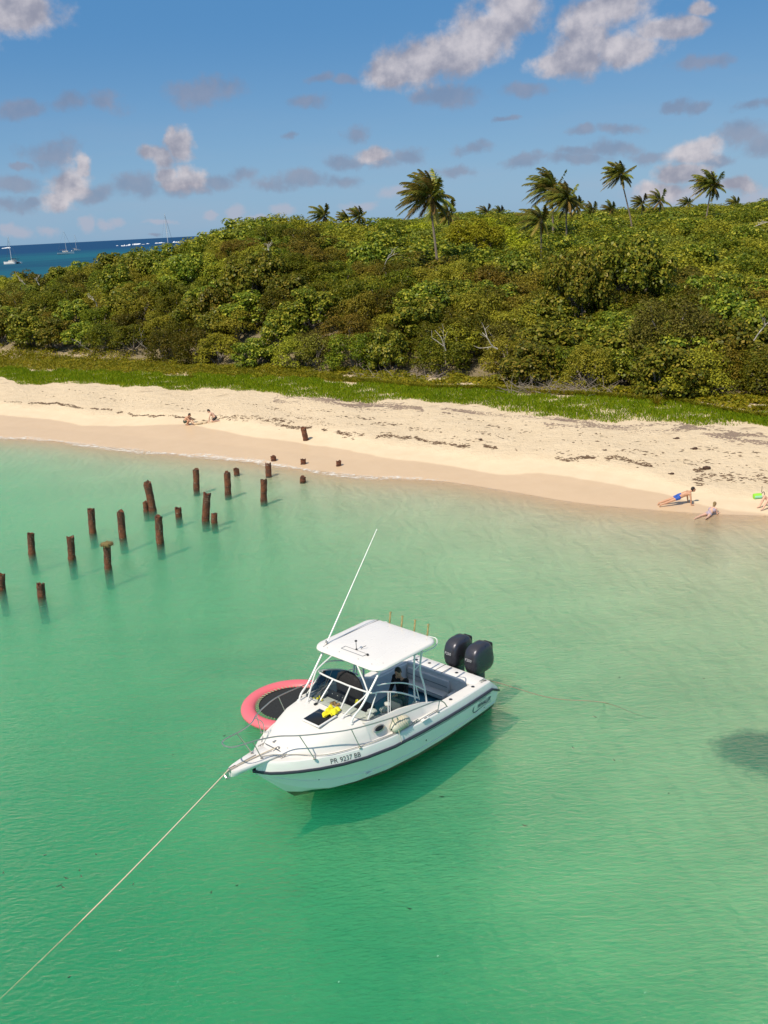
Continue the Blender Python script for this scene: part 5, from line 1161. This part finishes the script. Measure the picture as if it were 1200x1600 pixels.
ob = q.build('sand_heap', m_s := D.materials['sand']); P_ = on_ground(313, 661); ob.location = P_; tag(ob, 'low ring of dug sand between the two children', 'sand pile')
ps = person(bw(2.72, .42, .345), (math.cos(BYAW), math.sin(BYAW)), dict(toe=(.16, .12, .03), ankle=(0, .12, .08), knee=(.03, .11, .47), hip=(0, .10, .90), pelvis=(0, 0, .95), chest=(.02, 0, 1.25), neck=(.05, 0, 1.46), head=(.10, 0, 1.60), shoulder=(.02, .19, 1.38), elbow=(.10, .25, 1.10), wrist=(.32, .12, 1.08), hand=(.8, -.4, 0)),
       'person in a black long-sleeved shirt standing under the boat hardtop', SKIN, HAIRD, 1.0, shirt=pbr('black_shirt', (.012, .012, .014), .85, var=.3), pants=pbr('dark_blue_shorts', (.02, .04, .10), .8), look=(1, .2, -.45))
# green float beside the right-hand sitter
q = MB(); q.tube([(-.17, 0, .12), (-.16, 0, .12), (.16, 0, .12), (.17, 0, .12)], [.10, .12, .12, .10], 18); P_ = on_ground(1183, 779)
fl = empty('swim_float', P_, .1, 'bright green foam float lying beside the sitter at the right edge', 'float'); q.build('foam_body', pbr('lime_foam', (.30, .72, .05), .6, var=.1), fl)
q = MB(); q.tube([(-.17, 0, .12), (.17, 0, .12)], .121, 18, False); q2 = MB(); q2.grid([[Vector((x, -.123 * math.cos(a), .12 + .123 * math.sin(a))) for a in np.linspace(-.9, .35, 7)] for x in (-.165, .165)]); q2.build('pale_band', pbr('mint_foam', (.35, .80, .55), .6), fl)
q = MB(); q.tube(curve3([(.18, 0, .2), (.28, -.02, .3), (.34, 0, .16), (.30, .02, .02)], 4), .014, 6); q.tube([(.22, .05, .26), (.24, .08, .55)], .012, 6); q.build('strap', BLACK, fl)

# ------------------------------------------------------------------ anchored yachts far out
def yacht(px, py, L, mh, yaw, lab, cat2=False, cover=(.02, .04, .10), bimini=None):
    p = at(px, py, -.2); root = empty('sailboat', p, yaw, lab, 'sailboat', 'yachts anchored off the far shore')
    q = MB()
    for oy in ((-L * .22, L * .22) if cat2 else (0,)):
        rows = []; bw_ = L * (.065 if cat2 else .15)
        for u in (-.5, -.35, -.1, .15, .32, .43, .5):
            wd = bw_ * (1 - max(0, (u + .1) / .6) ** 2) ** .8 if u < .5 else .02; wd = max(wd, .03); zt = L * (.085 + .05 * (u + .5) ** 2)
            rows.append([Vector((u * L, oy + y, z)) for y, z in ((-wd, zt), (-wd * .9, zt * .4), (-wd * .4, -.3), (wd * .4, -.3), (wd * .9, zt * .4), (wd, zt))])
        q.grid(rows, True); q.add(rows[0], [tuple(range(6))]); q.add(rows[-1], [tuple(range(6))])
    if cat2: q.box((-.02 * L, 0, L * .10), (L * .62, L * .46, L * .035), bev=.1)
    q.build('hull', GEL, root, sharp=40)
    q = MB(); q.box((-.02 * L, 0, L * .155), (L * .36, L * (.36 if cat2 else .15), L * .065), bev=L * .02); q.build('cabin', GEL, root)
    q = MB(); q.box((-.02 * L, 0, L * .16), (L * .365, L * (.365 if cat2 else .155), L * .018)); q.build('cabin_windows', SMOKE, root)
    q = MB(); q.tube([(L * .06, 0, L * .1), (L * .05, 0, mh)], [.16, .11], 8); q.tube([(L * .055, -L * .06, mh * .6), (L * .055, L * .06, mh * .6)], .06, 5); q.build('mast', ALU, root)
    q = MB(); q.tube([(L * .05, 0, L * .24), (-L * .34, 0, L * .25)], .12, 6); q.build('boom', ALU, root)
    q = MB(); q.tube([(L * .04, 0, L * .27), (-L * .1, 0, L * .265), (-L * .33, 0, L * .265)], [.34, .36, .2], 8); q.build('sail_cover', pbr('sail_cover_' + str(int(px)), cover, .8), root)
    q = MB()
    for a, b_ in (((L * .49, 0, L * .13), (L * .05, 0, mh * .97)), ((-L * .49, 0, L * .1), (L * .05, 0, mh * .99)), ((L * .04, L * .14, L * .1), (L * .055, 0, mh * .9)), ((L * .04, -L * .14, L * .1), (L * .055, 0, mh * .9))): q.tube([a, b_], .035 if a[0] < L * .4 else .09, 4)
    q.build('rigging', GREYV, root)
    if bimini: q = MB(); q.box((-L * .34, 0, L * .26), (L * .22, L * (.3 if cat2 else .15), .15), bev=.06); [q.tube([(-L * .34 + a, b_, L * .1), (-L * .34 + a, b_, L * .26)], .04, 4) for a in (-1, 1) for b_ in (-.9, .9)]; q.build('bimini', pbr('bimini_' + str(int(px)), bimini, .8), root)
yacht(20, 412, 12.5, 19.5, 2.6, 'white catamaran anchored at the far left edge', True, (.01, .015, .03), (.02, .03, .06))
yacht(103, 397, 19, 26, .25, 'white yacht with blue canopy anchored left of the hill', False, (.02, .04, .12), (.02, .05, .14))
yacht(119, 392, 14, 24, .6, 'smaller yacht half hidden behind the blue-canopied one', False, (.3, .3, .3))
yacht(264, 408, 14, 25.5, 1.0, 'yacht whose tall mast rises behind the hill with its furled sail', False, (.05, .06, .09))
# a few darker stones and husks on the beach
for px, py, s_, lab in ((1058, 686, .11, 'dark coconut husk on the dry sand near the grass'), (751, 687, .08, 'small dark husk on the sand left of centre'), (1086, 702, .12, 'dark lump of driftwood on the sand, right side'), (1050, 741, .09, 'small dark husk just above the push-up man'), (946, 704, .07, 'pebble-like dark lump on the mid beach'), (1104, 733, .16, 'reddish chunk of driftwood in the tide line')):
    q = MB(); r = random.Random(px); q.ball((0, 0, s_ * .35), (s_ * 1.3, s_ * .8, s_ * .6), 10, 7); q.v = [tuple(Vector(v) * (1 + r.uniform(-.12, .12))) for v in q.v]; q.tube([(-s_, 0, .03), (-s_ * 2.0, .05, .05)], .02, 5)
    ob = q.build('driftwood', pbr('husk', (.07, .035, .02), .9, var=.3)); ob.location = on_ground(px, py); tag(ob, lab, 'driftwood', 'dark debris on the sand')
